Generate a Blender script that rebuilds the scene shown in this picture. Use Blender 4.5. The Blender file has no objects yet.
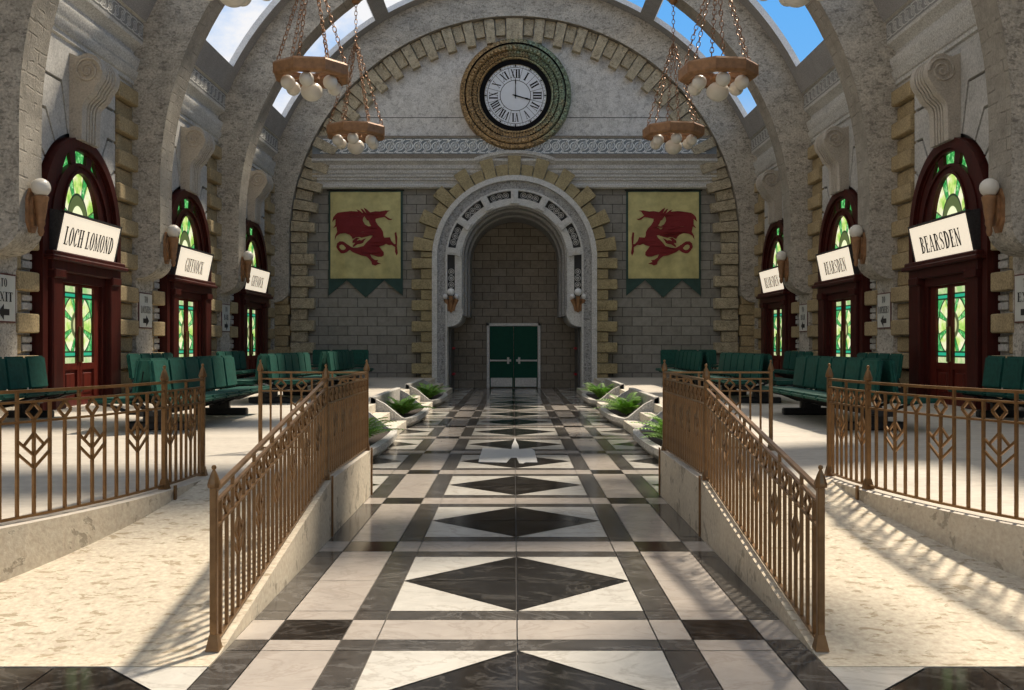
import bpy, bmesh, math, random
from math import sin, cos, pi, sqrt, atan2, radians
from mathutils import Vector, Matrix, geometry
random.seed(11)
SC = bpy.context.scene
COL = SC.collection

# ------------------------------------------------------------------ mesh helper
class MB:
    def __init__(self):
        self.v = []; self.f = []; self.m = []
    def add(self, verts, faces, m=0):
        o = len(self.v)
        self.v += [tuple(p) for p in verts]
        self.f += [tuple(i + o for i in f) for f in faces]
        self.m += [m] * len(faces)
    def box(self, x0, x1, y0, y1, z0, z1, m=0, c=0.0):
        if x0 > x1: x0, x1 = x1, x0
        if y0 > y1: y0, y1 = y1, y0
        if z0 > z1: z0, z1 = z1, z0
        if c <= 0:
            P = [(x, y, z) for z in (z0, z1) for y in (y0, y1) for x in (x0, x1)]
            F = [(0, 2, 3, 1), (4, 5, 7, 6), (0, 1, 5, 4), (2, 6, 7, 3), (0, 4, 6, 2), (1, 3, 7, 5)]
            self.add(P, F, m)
        else:
            bm = bmesh.new()
            bmesh.ops.create_cube(bm, size=1.0)
            for v in bm.verts:
                v.co = Vector(((x0 + x1) / 2 + v.co.x * (x1 - x0), (y0 + y1) / 2 + v.co.y * (y1 - y0), (z0 + z1) / 2 + v.co.z * (z1 - z0)))
            bmesh.ops.bevel(bm, geom=bm.edges[:], offset=c, segments=1, affect='EDGES')
            self.bm(bm, m)
    def bm(self, bm, m=0):
        bm.verts.index_update()
        self.add([v.co[:] for v in bm.verts], [[v.index for v in f.verts] for f in bm.faces], m)
        bm.free()
    def prism(self, poly, a, b, fn, m=0, caps=True):
        """poly: 2D outline, extruded from a to b; fn(u, v, w) -> xyz"""
        n = len(poly)
        V = [fn(u, v, a) for u, v in poly] + [fn(u, v, b) for u, v in poly]
        F = [(i, (i + 1) % n, n + (i + 1) % n, n + i) for i in range(n)]
        if caps:
            F += [tuple(range(n))[::-1], tuple(range(n, 2 * n))]
        self.add(V, F, m)
    def flat(self, loops, fn, m=0):
        """flat polygon with holes -> triangles"""
        L = [[Vector((p[0], p[1], 0)) for p in l] for l in loops]
        T = geometry.tessellate_polygon(L)
        P = [fn(p.x, p.y) for l in L for p in l]
        self.add(P, T, m)
    def lathe(self, prof, n=16, fn=lambda x, y, z: (x, y, z), m=0, a0=0.0):
        """prof: list of (r, z)"""
        V = []; F = []
        k = len(prof)
        for i in range(n):
            a = a0 + 2 * pi * i / n
            for r, z in prof:
                V.append(fn(r * cos(a), r * sin(a), z))
        for i in range(n):
            j = (i + 1) % n
            for q in range(k - 1):
                F.append((i * k + q, j * k + q, j * k + q + 1, i * k + q + 1))
        self.add(V, F, m)
    def ball(self, c, r, seg=16, rings=10, m=0, sz=1.0):
        prof = [(max(r * sin(pi * i / rings), 1e-4), -r * cos(pi * i / rings) * sz) for i in range(rings + 1)]
        self.lathe(prof, seg, lambda x, y, z: (c[0] + x, c[1] + y, c[2] + z), m)
    def tube(self, pts, r, n=6, m=0, closed=False):
        P = [Vector(p) for p in pts]
        k = len(P); V = []; F = []
        up = Vector((0.13, 0.21, 0.97)).normalized()
        for i, p in enumerate(P):
            if closed: t = P[(i + 1) % k] - P[i - 1]
            elif i == 0: t = P[1] - P[0]
            elif i == k - 1: t = P[-1] - P[-2]
            else: t = P[i + 1] - P[i - 1]
            t.normalize()
            a = t.cross(up)
            if a.length < 0.05: a = t.cross(Vector((1, 0, 0)))
            a.normalize(); b = t.cross(a)
            rr = r[i] if isinstance(r, (list, tuple)) else r
            for q in range(n):
                w = 2 * pi * q / n
                V.append(p + a * cos(w) * rr + b * sin(w) * rr)
        for i in range(k if closed else k - 1):
            j = (i + 1) % k
            for q in range(n):
                F.append((i * n + q, i * n + (q + 1) % n, j * n + (q + 1) % n, j * n + q))
        if not closed:
            F += [tuple(range(n))[::-1], tuple(range((k - 1) * n, k * n))]
        self.add(V, F, m)
    def bar(self, p, q, w, h=None, m=0):
        """rectangular bar from p to q"""
        h = h or w
        p = Vector(p); q = Vector(q); t = (q - p).normalized()
        a = t.cross(Vector((0, 0, 1)))
        if a.length < 0.05: a = Vector((1, 0, 0))
        a.normalize(); b = a.cross(t).normalized()
        V = [e + a * sx * w / 2 + b * sy * h / 2 for e in (p, q) for sx, sy in ((-1, -1), (1, -1), (1, 1), (-1, 1))]
        self.add(V, [(0, 1, 2, 3), (7, 6, 5, 4), (0, 4, 5, 1), (1, 5, 6, 2), (2, 6, 7, 3), (3, 7, 4, 0)], m)
    def archband(self, r0, r1, y0, y1, zc, zb, a0=0.0, a1=pi, n=40, x0=0.0, m=0, m_in=None):
        """solid arch ring (centre x0, zc) between radii, jambs down to zb"""
        pts = []
        for i in range(n + 1):
            a = a0 + (a1 - a0) * i / n
            pts.append((cos(a), sin(a), 0.0))
        prof = []
        if zb is not None:
            prof.append((1, 0, zb - zc))
        prof += pts
        if zb is not None:
            prof.append((-1, 0, zb - zc))
        V = []; F = []; M = []
        for c, s, d in prof:
            for r, y in ((r0, y0), (r1, y0), (r1, y1), (r0, y1)):
                V.append((x0 + c * r, y, zc + s * r + d))
        k = len(prof)
        mi = m if m_in is None else m_in
        o = len(self.v)
        for i in range(k - 1):
            a, b = i * 4, (i + 1) * 4
            for q in range(4):
                F.append((a + q, a + (q + 1) % 4, b + (q + 1) % 4, b + q))
                M.append(mi if q == 3 else m)
        F += [(0, 1, 2, 3), (k * 4 - 1, k * 4 - 2, k * 4 - 3, k * 4 - 4)]
        M += [m, m]
        self.v += V; self.f += [tuple(i + o for i in f) for f in F]; self.m += M
    def build(self, name, mats, parent=None, smooth=None, loc=None, norm=True):
        me = bpy.data.meshes.new(name)
        me.from_pydata(self.v, [], self.f)
        if not isinstance(mats, (list, tuple)): mats = [mats]
        for mt in mats: me.materials.append(mt)
        me.polygons.foreach_set('material_index', self.m)
        me.update()
        if norm:
            bm = bmesh.new(); bm.from_mesh(me)
            bmesh.ops.recalc_face_normals(bm, faces=bm.faces[:])
            bm.to_mesh(me); bm.free()
        if smooth is not None:
            me.shade_smooth()
            if smooth < 179: me.set_sharp_from_angle(angle=radians(smooth))
        return link(name, me, parent, loc)

def link(name, me, parent=None, loc=None, rz=0.0):
    o = bpy.data.objects.new(name, me)
    COL.objects.link(o)
    if parent is not None: o.parent = parent
    if loc is not None: o.location = loc
    if rz: o.rotation_euler = (0, 0, rz)
    return o
def tag(o, label=None, cat=None, group=None, kind=None):
    if label: o['label'] = label
    if cat: o['category'] = cat
    if group: o['group'] = group
    if kind: o['kind'] = kind
    return o
def thing(name, label, cat, loc=(0, 0, 0), rz=0.0, group=None, kind=None):
    o = bpy.data.objects.new(name, None); COL.objects.link(o)
    o.empty_display_size = 0.1
    o.location = loc; o.rotation_euler = (0, 0, rz)
    return tag(o, label, cat, group, kind)
def kids(o): return [c for c in ALL if c.parent == o]
def dup(root, loc, rz, label, group=None):
    """copy a thing with its parts and sub-parts"""
    r = root.copy(); COL.objects.link(r); r.location = loc; r.rotation_euler = (0, 0, rz)
    r['label'] = label
    if group: r['group'] = group
    for ch in list(root.children):
        c = ch.copy(); COL.objects.link(c); c.parent = r
        for g in list(ch.children):
            d = g.copy(); COL.objects.link(d); d.parent = c
    return r

# ------------------------------------------------------------------ materials
class NT:
    def __init__(self, name):
        self.mat = bpy.data.materials.new(name); self.mat.use_nodes = True
        self.t = self.mat.node_tree
        self.b = self.t.nodes['Principled BSDF']; self.out = self.t.nodes['Material Output']
        self.co = self.t.nodes.new('ShaderNodeTexCoord').outputs['Object']
    def n(self, typ, **kw):
        nd = self.t.nodes.new(typ)
        for k, v in kw.items(): setattr(nd, k, v)
        return nd
    def l(self, a, b): self.t.links.new(a, b)
    def put(self, sock, v):
        if hasattr(v, 'is_output') or isinstance(v, bpy.types.NodeSocket): self.l(v, sock)
        elif isinstance(v, (tuple, list)) and len(v) == 3 and sock.type == 'RGBA': sock.default_value = (*v, 1)
        else: sock.default_value = v
    def math(self, op, a, b=None, c=None, clamp=False):
        nd = self.n('ShaderNodeMath', operation=op); nd.use_clamp = clamp
        self.put(nd.inputs[0], a)
        if b is not None: self.put(nd.inputs[1], b)
        if c is not None: self.put(nd.inputs[2], c)
        return nd.outputs[0]
    def mix(self, f, a, b, mode='MIX'):
        nd = self.n('ShaderNodeMix', data_type='RGBA', blend_type=mode)
        self.put(nd.inputs[0], f); self.put(nd.inputs[6], a); self.put(nd.inputs[7], b)
        return nd.outputs[2]
    def noise(self, scale, detail=4, rough=0.6, vec=None, dist=0.0):
        nd = self.n('ShaderNodeTexNoise'); nd.inputs['Scale'].default_value = scale
        nd.inputs['Detail'].default_value = detail; nd.inputs['Roughness'].default_value = rough
        nd.inputs['Distortion'].default_value = dist
        self.l(vec or self.co, nd.inputs['Vector']); return nd.outputs['Fac']
    def ramp(self, f, *stops):
        nd = self.n('ShaderNodeValToRGB'); e = nd.color_ramp.elements
        while len(e) < len(stops): e.new(0.5)
        for i, (p, c) in enumerate(stops):
            e[i].position = p; e[i].color = (*c, 1) if len(c) == 3 else c
        self.l(f, nd.inputs[0]); return nd.outputs[0]
    def rampf(self, f, p0, p1):
        nd = self.n('ShaderNodeMapRange'); nd.inputs[1].default_value = p0; nd.inputs[2].default_value = p1
        self.l(f, nd.inputs[0]); return nd.outputs[0]
    def xyz(self, vec=None):
        nd = self.n('ShaderNodeSeparateXYZ'); self.l(vec or self.co, nd.inputs[0]); return nd.outputs
    def comb(self, x, y, z):
        nd = self.n('ShaderNodeCombineXYZ')
        for i, v in enumerate((x, y, z)): self.put(nd.inputs[i], v)
        return nd.outputs[0]
    def scalev(self, sx, sy, sz):
        nd = self.n('ShaderNodeMapping'); nd.inputs['Scale'].default_value = (sx, sy, sz)
        self.l(self.co, nd.inputs['Vector']); return nd.outputs[0]
    def bump(self, h, strength=0.3, dist=0.02):
        nd = self.n('ShaderNodeBump'); nd.inputs['Strength'].default_value = strength; nd.inputs['Distance'].default_value = dist
        self.l(h, nd.inputs['Height']); self.l(nd.outputs[0], self.b.inputs['Normal'])
    def fin(self, col, rough=0.7, metal=0.0, spec=0.5):
        self.put(self.b.inputs['Base Color'], col); self.put(self.b.inputs['Roughness'], rough)
        self.b.inputs['Metallic'].default_value = metal
        self.b.inputs['Specular IOR Level'].default_value = spec
        return self.mat

def plain(name, col, rough=0.6, metal=0.0, var=0.12, scale=6.0, spec=0.5):
    t = NT(name); f = t.noise(scale, 3)
    c = t.ramp(f, (0.3, tuple(x * (1 - var) for x in col)), (0.7, tuple(min(1, x * (1 + var)) for x in col)))
    return t.fin(c, rough, metal, spec)
def stone(name, col, var=0.3, scale=2.0, pit=0.0, pscale=9.0, rough=0.85, bump=0.4, grain=30.0, pitcol=None, stretch=(1, 1, 1), ga=0.45, pth=(0.43, 0.36)):
    t = NT(name)
    v = t.scalev(*stretch)
    f = t.noise(scale, 6, 0.7, v); g = t.noise(grain, 3, 0.6)
    c = t.ramp(f, (0.3, tuple(x * (1 - var) for x in col)), (0.52, col), (0.72, tuple(min(1, x * (1 + var * 0.7)) for x in col)))
    c = t.mix(ga, c, t.ramp(g, (0.3, (0.12,) * 3), (0.7, (0.92,) * 3)), 'OVERLAY')
    h = t.math('ADD', t.math('MULTIPLY', f, 0.6), t.math('MULTIPLY', g, 0.4))
    if pit > 0:
        pn = t.noise(pscale, 5, 0.65, v, 0.4)
        pf = t.rampf(pn, *pth)
        pf = t.math('MULTIPLY', pf, pit, clamp=True)
        c = t.mix(pf, c, pitcol or tuple(x * 0.3 for x in col))
        h = t.math('SUBTRACT', h, t.math('MULTIPLY', pf, 0.8))
    t.bump(h, bump, 0.03)
    return t.fin(c, rough, 0, 0.25)

M = {}
M['rib'] = stone('rib_stone', (0.46, 0.42, 0.355), 0.34, 1.8, 0.6, 8.0, bump=0.4, grain=22, ga=0.4, stretch=(1, 1, 1.8), pth=(0.45, 0.39))
def rib_brick():
    t = NT('rib_coursed_stone')
    x, y, z = t.xyz()
    zz = t.math('SUBTRACT', z, 5.0)
    up = t.math('MAXIMUM', zz, 0.0)
    s = t.math('ADD', t.math('MINIMUM', zz, 0.0), t.math('MULTIPLY', t.math('ARCTAN2', up, t.math('ABSOLUTE', x)), 7.5))
    wob = t.math('MULTIPLY', t.noise(2.5, 4), 0.10)
    s = t.math('ADD', s, wob)
    br = t.n('ShaderNodeTexBrick'); t.l(t.comb(y, s, 0.0), br.inputs['Vector'])
    br.inputs['Scale'].default_value = 1.0; br.inputs['Brick Width'].default_value = 0.62; br.inputs['Row Height'].default_value = 0.2
    br.inputs['Mortar Size'].default_value = 0.02; br.inputs['Mortar Smooth'].default_value = 0.6
    f = t.noise(2.0, 6, 0.7); g = t.noise(26.0, 4, 0.7)
    col = (0.34, 0.31, 0.26)
    c = t.ramp(f, (0.3, tuple(q * 0.66 for q in col)), (0.55, col), (0.75, tuple(q * 1.2 for q in col)))
    brk = t.rampf(t.noise(4.0, 4), 0.48, 0.62)
    mo = t.math('MULTIPLY', t.math('MULTIPLY', br.outputs['Fac'], brk), 0.55)
    c = t.mix(mo, c, (0.14, 0.12, 0.1))
    c = t.mix(0.25, c, t.ramp(g, (0.3, (0.2,) * 3), (0.7, (0.9,) * 3)), 'OVERLAY')
    t.bump(t.math('SUBTRACT', t.math('ADD', f, t.math('MULTIPLY', g, 0.4)), t.math('MULTIPLY', mo, 1.2)), 0.6, 0.04)
    return t.fin(c, 0.9, 0, 0.2)
M['ribb'] = rib_brick()
M['wall'] = stone('wall_grey_stone', (0.36, 0.35, 0.33), 0.2, 1.4, 0.3, 6.0, bump=0.25)
M['ashlar'] = stone('wall_ashlar', (0.46, 0.445, 0.415), 0.16, 2.2, 0.25, 7.0, bump=0.2, ga=0.3)
M['console'] = stone('console_stone', (0.47, 0.425, 0.36), 0.12, 3.0, 0.2, 8.0, bump=0.15, ga=0.25)
M['plaster'] = stone('tympanum_plaster', (0.62, 0.605, 0.575), 0.3, 3.2, 0.75, 7.0, bump=0.15, pth=(0.45, 0.39), pitcol=(0.36, 0.35, 0.33))
M['dark'] = plain('dark_joint', (0.09, 0.085, 0.08), 0.95)  # dark mortar behind the ashlar joints, and the tympanum seam
M['quoin'] = stone('quoin_tan', (0.37, 0.285, 0.16), 0.22, 2.6, 0.25, 9.0, bump=0.3)
M['quoinr'] = stone('quoin_rough', (0.44, 0.375, 0.26), 0.35, 5.0, 0.6, 12.0, bump=0.9)
M['quoinp'] = stone('quoin_olive', (0.36, 0.295, 0.165), 0.25, 3.0, 0.35, 9.0, bump=0.35)
M['entab'] = stone('entablature_stone', (0.52, 0.505, 0.47), 0.18, 2.2, 0.2, 9.0, bump=0.15, stretch=(0.4, 0.4, 1.6))
M['entabd'] = stone('entablature_brown', (0.24, 0.21, 0.17), 0.2, 3.0, bump=0.15)
M['friezes'] = plain('frieze_dark_stone', (0.27, 0.265, 0.25), 0.8)
M['friezeg'] = plain('frieze_slate', (0.20, 0.23, 0.25), 0.7)
M['friezew'] = plain('frieze_white', (0.80, 0.82, 0.82), 0.7, var=0.1)
M['frieze_side'] = plain('frieze_stone', (0.62, 0.61, 0.58), 0.8, var=0.1)
M['frame'] = stone('skylight_concrete', (0.30, 0.29, 0.28), 0.12, 2.0, bump=0.1, grain=60.0)
M['reveal'] = stone('skylight_reveal', (0.66, 0.67, 0.68), 0.12, 4.0, bump=0.25, grain=50.0)
M['platform'] = stone('platform_stone', (0.56, 0.51, 0.44), 0.14, 1.4, rough=0.55, bump=0.05, grain=14.0, stretch=(0.35, 2.6, 1), ga=0.12)
M['edge'] = stone('platform_edge_stone', (0.60, 0.53, 0.42), 0.10, 3.0, 0.7, 5.0, bump=0.15, pitcol=(0.30, 0.26, 0.20), ga=0.22, pth=(0.43, 0.39))
M['ramp'] = stone('ramp_limestone', (0.60, 0.525, 0.41), 0.10, 2.0, 0.7, 13.0, bump=0.12, ga=0.25, pth=(0.44, 0.385), pitcol=(0.30, 0.23, 0.14), stretch=(0.6, 1.2, 1))

M['step'] = stone('step_stone', (0.62, 0.57, 0.48), 0.12, 4.0, 0.3, 10, bump=0.12)
M['planter'] = stone('planter_granite', (0.52, 0.50, 0.46), 0.2, 14.0, 0.5, 26.0, bump=0.2)
M['portal'] = stone('portal_light', (0.60, 0.59, 0.56), 0.12, 5.0, 0.2, 10, bump=0.15)
M['portalr'] = stone('portal_rough', (0.40, 0.395, 0.38), 0.4, 22.0, 0.75, 16.0, bump=0.8)
M['portald'] = plain('portal_black_panel', (0.025, 0.025, 0.026), 0.6)
M['portalm'] = stone('portal_grey', (0.36, 0.35, 0.33), 0.15, 5.0, bump=0.15)
def blocks(name, col, mort, bw, bh, off=(0, 0)):
    t = NT(name); x, y, z = t.xyz()
    br = t.n('ShaderNodeTexBrick')
    t.l(t.comb(t.math('ADD', x, off[0]), t.math('ADD', z, off[1]), 0.0), br.inputs['Vector'])
    br.inputs['Scale'].default_value = 1.0; br.inputs['Brick Width'].default_value = bw; br.inputs['Row Height'].default_value = bh
    br.inputs['Mortar Size'].default_value = 0.012; br.inputs['Mortar Smooth'].default_value = 0.2; br.inputs['Bias'].default_value = 0.0
    br.inputs['Color1'].default_value = (*[q * 0.86 for q in col], 1); br.inputs['Color2'].default_value = (*[q * 1.12 for q in col], 1)
    br.inputs['Mortar'].default_value = (*mort, 1)
    f = t.noise(7.0, 5, 0.7)
    c = t.mix(0.4, br.outputs['Color'], t.ramp(f, (0.3, (0.3,) * 3), (0.7, (0.75,) * 3)), 'OVERLAY')
    t.bump(t.math('SUBTRACT', t.math('MULTIPLY', f, 0.4), br.outputs['Fac']), 0.5, 0.02)
    return t.fin(c, 0.9, 0, 0.2)
M['blocks'] = blocks('back_wall_blocks', (0.27, 0.255, 0.225), (0.09, 0.085, 0.075), 0.66, 0.315)
M['blocksn'] = blocks('niche_blocks', (0.29, 0.25, 0.195), (0.10, 0.085, 0.065), 0.58, 0.29)
def marble(name, col, vein, amt, rough):
    t = NT(name)
    w = t.noise(1.3, 6, 0.65, t.scalev(1, 1.7, 1), 1.4)
    f = t.rampf(t.math('ABSOLUTE', t.math('SUBTRACT', w, 0.5)), 0.03, 0.0)
    w2 = t.noise(5.0, 6, 0.7, None, 0.8)
    c = t.ramp(w2, (0.3, tuple(q * (1 - amt) for q in col)), (0.65, col))
    c = t.mix(t.math('MULTIPLY', f, 0.55), c, vein)
    t.put(t.b.inputs['Roughness'], rough)
    return t.fin(c, rough, 0, 0.5)
M['marw'] = marble('white_marble', (0.70, 0.67, 0.61), (0.42, 0.38, 0.33), 0.16, 0.13)
M['marb'] = marble('black_marble', (0.024, 0.021, 0.019), (0.10, 0.092, 0.085), 0.6, 0.12)
M['marp'] = marble('pinkish_marble', (0.52, 0.465, 0.415), (0.36, 0.31, 0.27), 0.16, 0.14)
M['marg'] = marble('grey_brown_marble', (0.10, 0.091, 0.083), (0.2, 0.19, 0.18), 0.55, 0.14)
M['grout'] = plain('floor_grout', (0.10, 0.09, 0.08), 0.5)
def rail_mat():
    t = NT('railing_bronze'); f = t.noise(9.0, 4)
    c = t.ramp(f, (0.3, (0.165, 0.088, 0.035)), (0.7, (0.28, 0.16, 0.068)))
    return t.fin(c, 0.34, 0.6, 0.5)
M['rail'] = rail_mat()
M['copper'] = plain('lamp_terracotta', (0.30, 0.155, 0.07), 0.55, 0.15, 0.25, 8.0)
M['chain'] = plain('chain_bronze', (0.30, 0.16, 0.08), 0.4, 0.5, 0.3, 8.0)
M['globe'] = plain('lamp_globe_milk', (0.72, 0.68, 0.60), 0.35, 0, 0.03)
M['globew'] = plain('lamp_globe_white', (0.78, 0.78, 0.78), 0.3, 0, 0.03)
def wood(name, col):
    t = NT(name); f = t.noise(3.0, 5, 0.6, t.scalev(6, 6, 0.6), 0.6)
    c = t.ramp(f, (0.3, tuple(q * 0.6 for q in col)), (0.7, tuple(q * 1.3 for q in col)))
    return t.fin(c, 0.45, 0, 0.25)
M['wood'] = wood('mahogany', (0.055, 0.008, 0.005))
M['woodl'] = wood('mahogany_leaf', (0.10, 0.013, 0.007))
M['black'] = plain('black_metal', (0.02, 0.02, 0.02), 0.5, 0.3)
M['box'] = plain('sign_box_grey', (0.055, 0.052, 0.05), 0.6, 0.1, 0.3, 30)
M['ink'] = plain('sign_ink', (0.015, 0.013, 0.012), 0.7, 0, 0.05)
M['inkg'] = plain('sign_ink_faded', (0.16, 0.13, 0.10), 0.7, 0, 0.05)
M['signw'] = plain('sign_enamel', (0.62, 0.62, 0.56), 0.4, 0, 0.06)
M['signr'] = plain('sign_edge_red', (0.12, 0.03, 0.025), 0.5)
M['green'] = plain('bench_green_fabric', (0.008, 0.074, 0.055), 0.65, 0, 0.3, 14.0, 0.3)
M['clockw'] = plain('clock_enamel', (0.74, 0.78, 0.84), 0.4, 0, 0.03)
M['clockb'] = plain('clock_black', (0.006, 0.006, 0.007), 0.7, 0, 0.1, 6, 0.1)
def clock_rim():
    t = NT('clock_gilt_patina'); x, y, z = t.xyz()
    n = t.noise(3.5, 5, 0.7); n2 = t.noise(18.0, 4, 0.7)
    f = t.math('ADD', t.math('MULTIPLY', x, 0.24), t.math('MULTIPLY', z, 0.10))
    f = t.rampf(t.math('ADD', f, t.math('MULTIPLY', t.math('SUBTRACT', n, 0.5), 1.1)), 0.0, 0.32)
    gold = t.ramp(n2, (0.36, (0.06, 0.034, 0.012)), (0.66, (0.62, 0.41, 0.19)))
    ver = t.ramp(n2, (0.36, (0.04, 0.04, 0.025)), (0.66, (0.38, 0.5, 0.34)))
    return t.fin(t.mix(f, gold, ver), 0.4, 0.45, 0.5)
M['clockr'] = clock_rim()
M['banner'] = plain('banner_yellow', (0.52, 0.47, 0.21), 0.85, 0, 0.2, 3.0)
M['bannerg'] = plain('banner_teal', (0.035, 0.075, 0.064), 0.85, 0, 0.15, 3.0)
M['dragon'] = plain('emblem_red', (0.19, 0.012, 0.014), 0.8, 0, 0.08)
M['doorg'] = plain('door_green_paint', (0.006, 0.075, 0.045), 0.6, 0, 0.08, 6, 0.2)
M['steel'] = plain('door_steel', (0.55, 0.54, 0.51), 0.4, 0.2, 0.2, 25.0)
M['fern'] = plain('fern_green', (0.24, 0.45, 0.07), 0.5, 0, 0.5, 5.0)
M['soil'] = plain('planter_soil', (0.035, 0.025, 0.018), 0.95, 0, 0.4, 20)
M['red'] = plain('handle_red', (0.45, 0.02, 0.03), 0.4)
M['iron'] = plain('side_door_iron', (0.13, 0.125, 0.12), 0.6, 0.2, 0.2, 12)
M['brass'] = plain('pull_brass', (0.22, 0.14, 0.06), 0.4, 0.6)
M['patch'] = plain('pale_patch', (0.62, 0.62, 0.61), 0.3, 0, 0.03)
def emit(name, col, s):
    t = NT(name)
    t.b.inputs['Base Color'].default_value = (*[q * 0.5 for q in col], 1)
    t.b.inputs['Emission Color'].default_value = (*col, 1); t.b.inputs['Emission Strength'].default_value = s
    return t.mat
M['signlit'] = emit('lit_sign_face', (1.0, 0.87, 0.68), 0.80)
def glass(name, fan):
    """stained glass in a door's own frame: y across, z up from its centre"""
    t = NT(name); x, y, z = t.xyz()
    if fan:
        py = t.math('DIVIDE', y, 0.72); pz = t.math('DIVIDE', t.math('SUBTRACT', z, 3.80), 0.93)
    else:
        py = t.math('DIVIDE', y, 0.66); pz = t.math('DIVIDE', t.math('SUBTRACT', z, 1.95), 0.62)
    r = t.math('SQRT', t.math('ADD', t.math('MULTIPLY', py, py), t.math('MULTIPLY', pz, pz)))
    th = t.math('ARCTAN2', py, pz)
    n = t.noise(3.2, 3); n2 = t.noise(11.0, 4, 0.7)
    k = 3.5 if fan else 4.0
    sec = t.math('ABSOLUTE', t.math('SINE', t.math('MULTIPLY', th, k)))
    pale = t.ramp(n, (0.33, (0.26, 0.60, 0.08)), (0.45, (0.62, 0.80, 0.22)), (0.6, (0.98, 0.95, 0.66)))
    green = t.ramp(n2, (0.35, (0.01, 0.18, 0.04)), (0.52, (0.06, 0.46, 0.10)), (0.66, (0.55, 0.85, 0.45)))
    teal = t.ramp(n2, (0.3, (0.01, 0.20, 0.05)), (0.5, (0.05, 0.42, 0.12)), (0.68, (0.40, 0.72, 0.34)))
    spoke = t.rampf(sec, 0.9, 0.94)
    c = t.mix(spoke, pale, green)
    lead = t.math('MULTIPLY', t.rampf(t.math('ABSOLUTE', t.math('SUBTRACT', sec, 0.9)), 0.04, 0.02), 0.9)
    if fan:
        ring = t.math('MULTIPLY', t.rampf(r, 0.36, 0.38), t.rampf(r, 0.60, 0.58))
        inner = t.rampf(r, 0.38, 0.36)
        c = t.mix(lead, c, (0.01, 0.03, 0.01))
        c = t.mix(ring, c, (0.10, 0.13, 0.045))
        c = t.mix(inner, c, (0.95, 0.98, 0.62))
        outer = t.rampf(r, 1.02, 1.06)
        c = t.mix(outer, c, green)
        lr = t.rampf(t.math('ABSOLUTE', t.math('SUBTRACT', r, 0.60)), 0.03, 0.015)
        c = t.mix(lr, c, (0.01, 0.02, 0.01))
    else:
        c = t.mix(lead, c, (0.01, 0.03, 0.01))
        out = t.rampf(r, 0.90, 0.95)
        c = t.mix(out, c, teal)
        lo = t.rampf(t.math('ABSOLUTE', t.math('SUBTRACT', r, 0.92)), 0.035, 0.02)
        c = t.mix(lo, c, (0.01, 0.03, 0.01))
        core = t.rampf(r, 0.44, 0.40)
        c = t.mix(core, c, t.mix(t.rampf(r, 0.30, 0.26), (0.10, 0.12, 0.05), (0.62, 0.62, 0.32)))
        az = t.math('ABSOLUTE', t.math('SUBTRACT', z, 1.95))
        band = t.rampf(az, 0.50, 0.51); strip = t.rampf(az, 0.575, 0.585)
        c = t.mix(band, c, (0.02, 0.42, 0.24))
        c = t.mix(strip, c, t.ramp(n, (0.4, (0.35, 0.6, 0.22)), (0.6, (0.75, 0.72, 0.45))))
        lb = t.rampf(t.math('ABSOLUTE', t.math('SUBTRACT', az, 0.58)), 0.02, 0.01)
        lb2 = t.rampf(t.math('ABSOLUTE', t.math('SUBTRACT', az, 0.495)), 0.02, 0.01)
        c = t.mix(t.math('MAXIMUM', lb, lb2), c, (0.01, 0.03, 0.015))
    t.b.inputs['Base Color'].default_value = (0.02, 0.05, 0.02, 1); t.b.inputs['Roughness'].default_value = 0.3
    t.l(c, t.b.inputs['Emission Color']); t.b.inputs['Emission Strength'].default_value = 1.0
    return t.mat
M['glassf'] = glass('stained_fanlight', True)
M['glassd'] = glass('stained_door_pane', False)
# ------------------------------------------------------------------ the place
P = 0.475                      # platform height
XW = 8.15                      # side wall plane
RIBS = [-2.95, 3.05, 9.05, 15.05, 21.05, 27.05, 33.05]
BAYS = [18.38, 24.38, 30.38]   # door centres
ZC = 5.0                       # springing of the vault
YB = 33.5                      # back wall plane
ST = 'structure'
def xzy(u, v, w): return (u, w, v)

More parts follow.
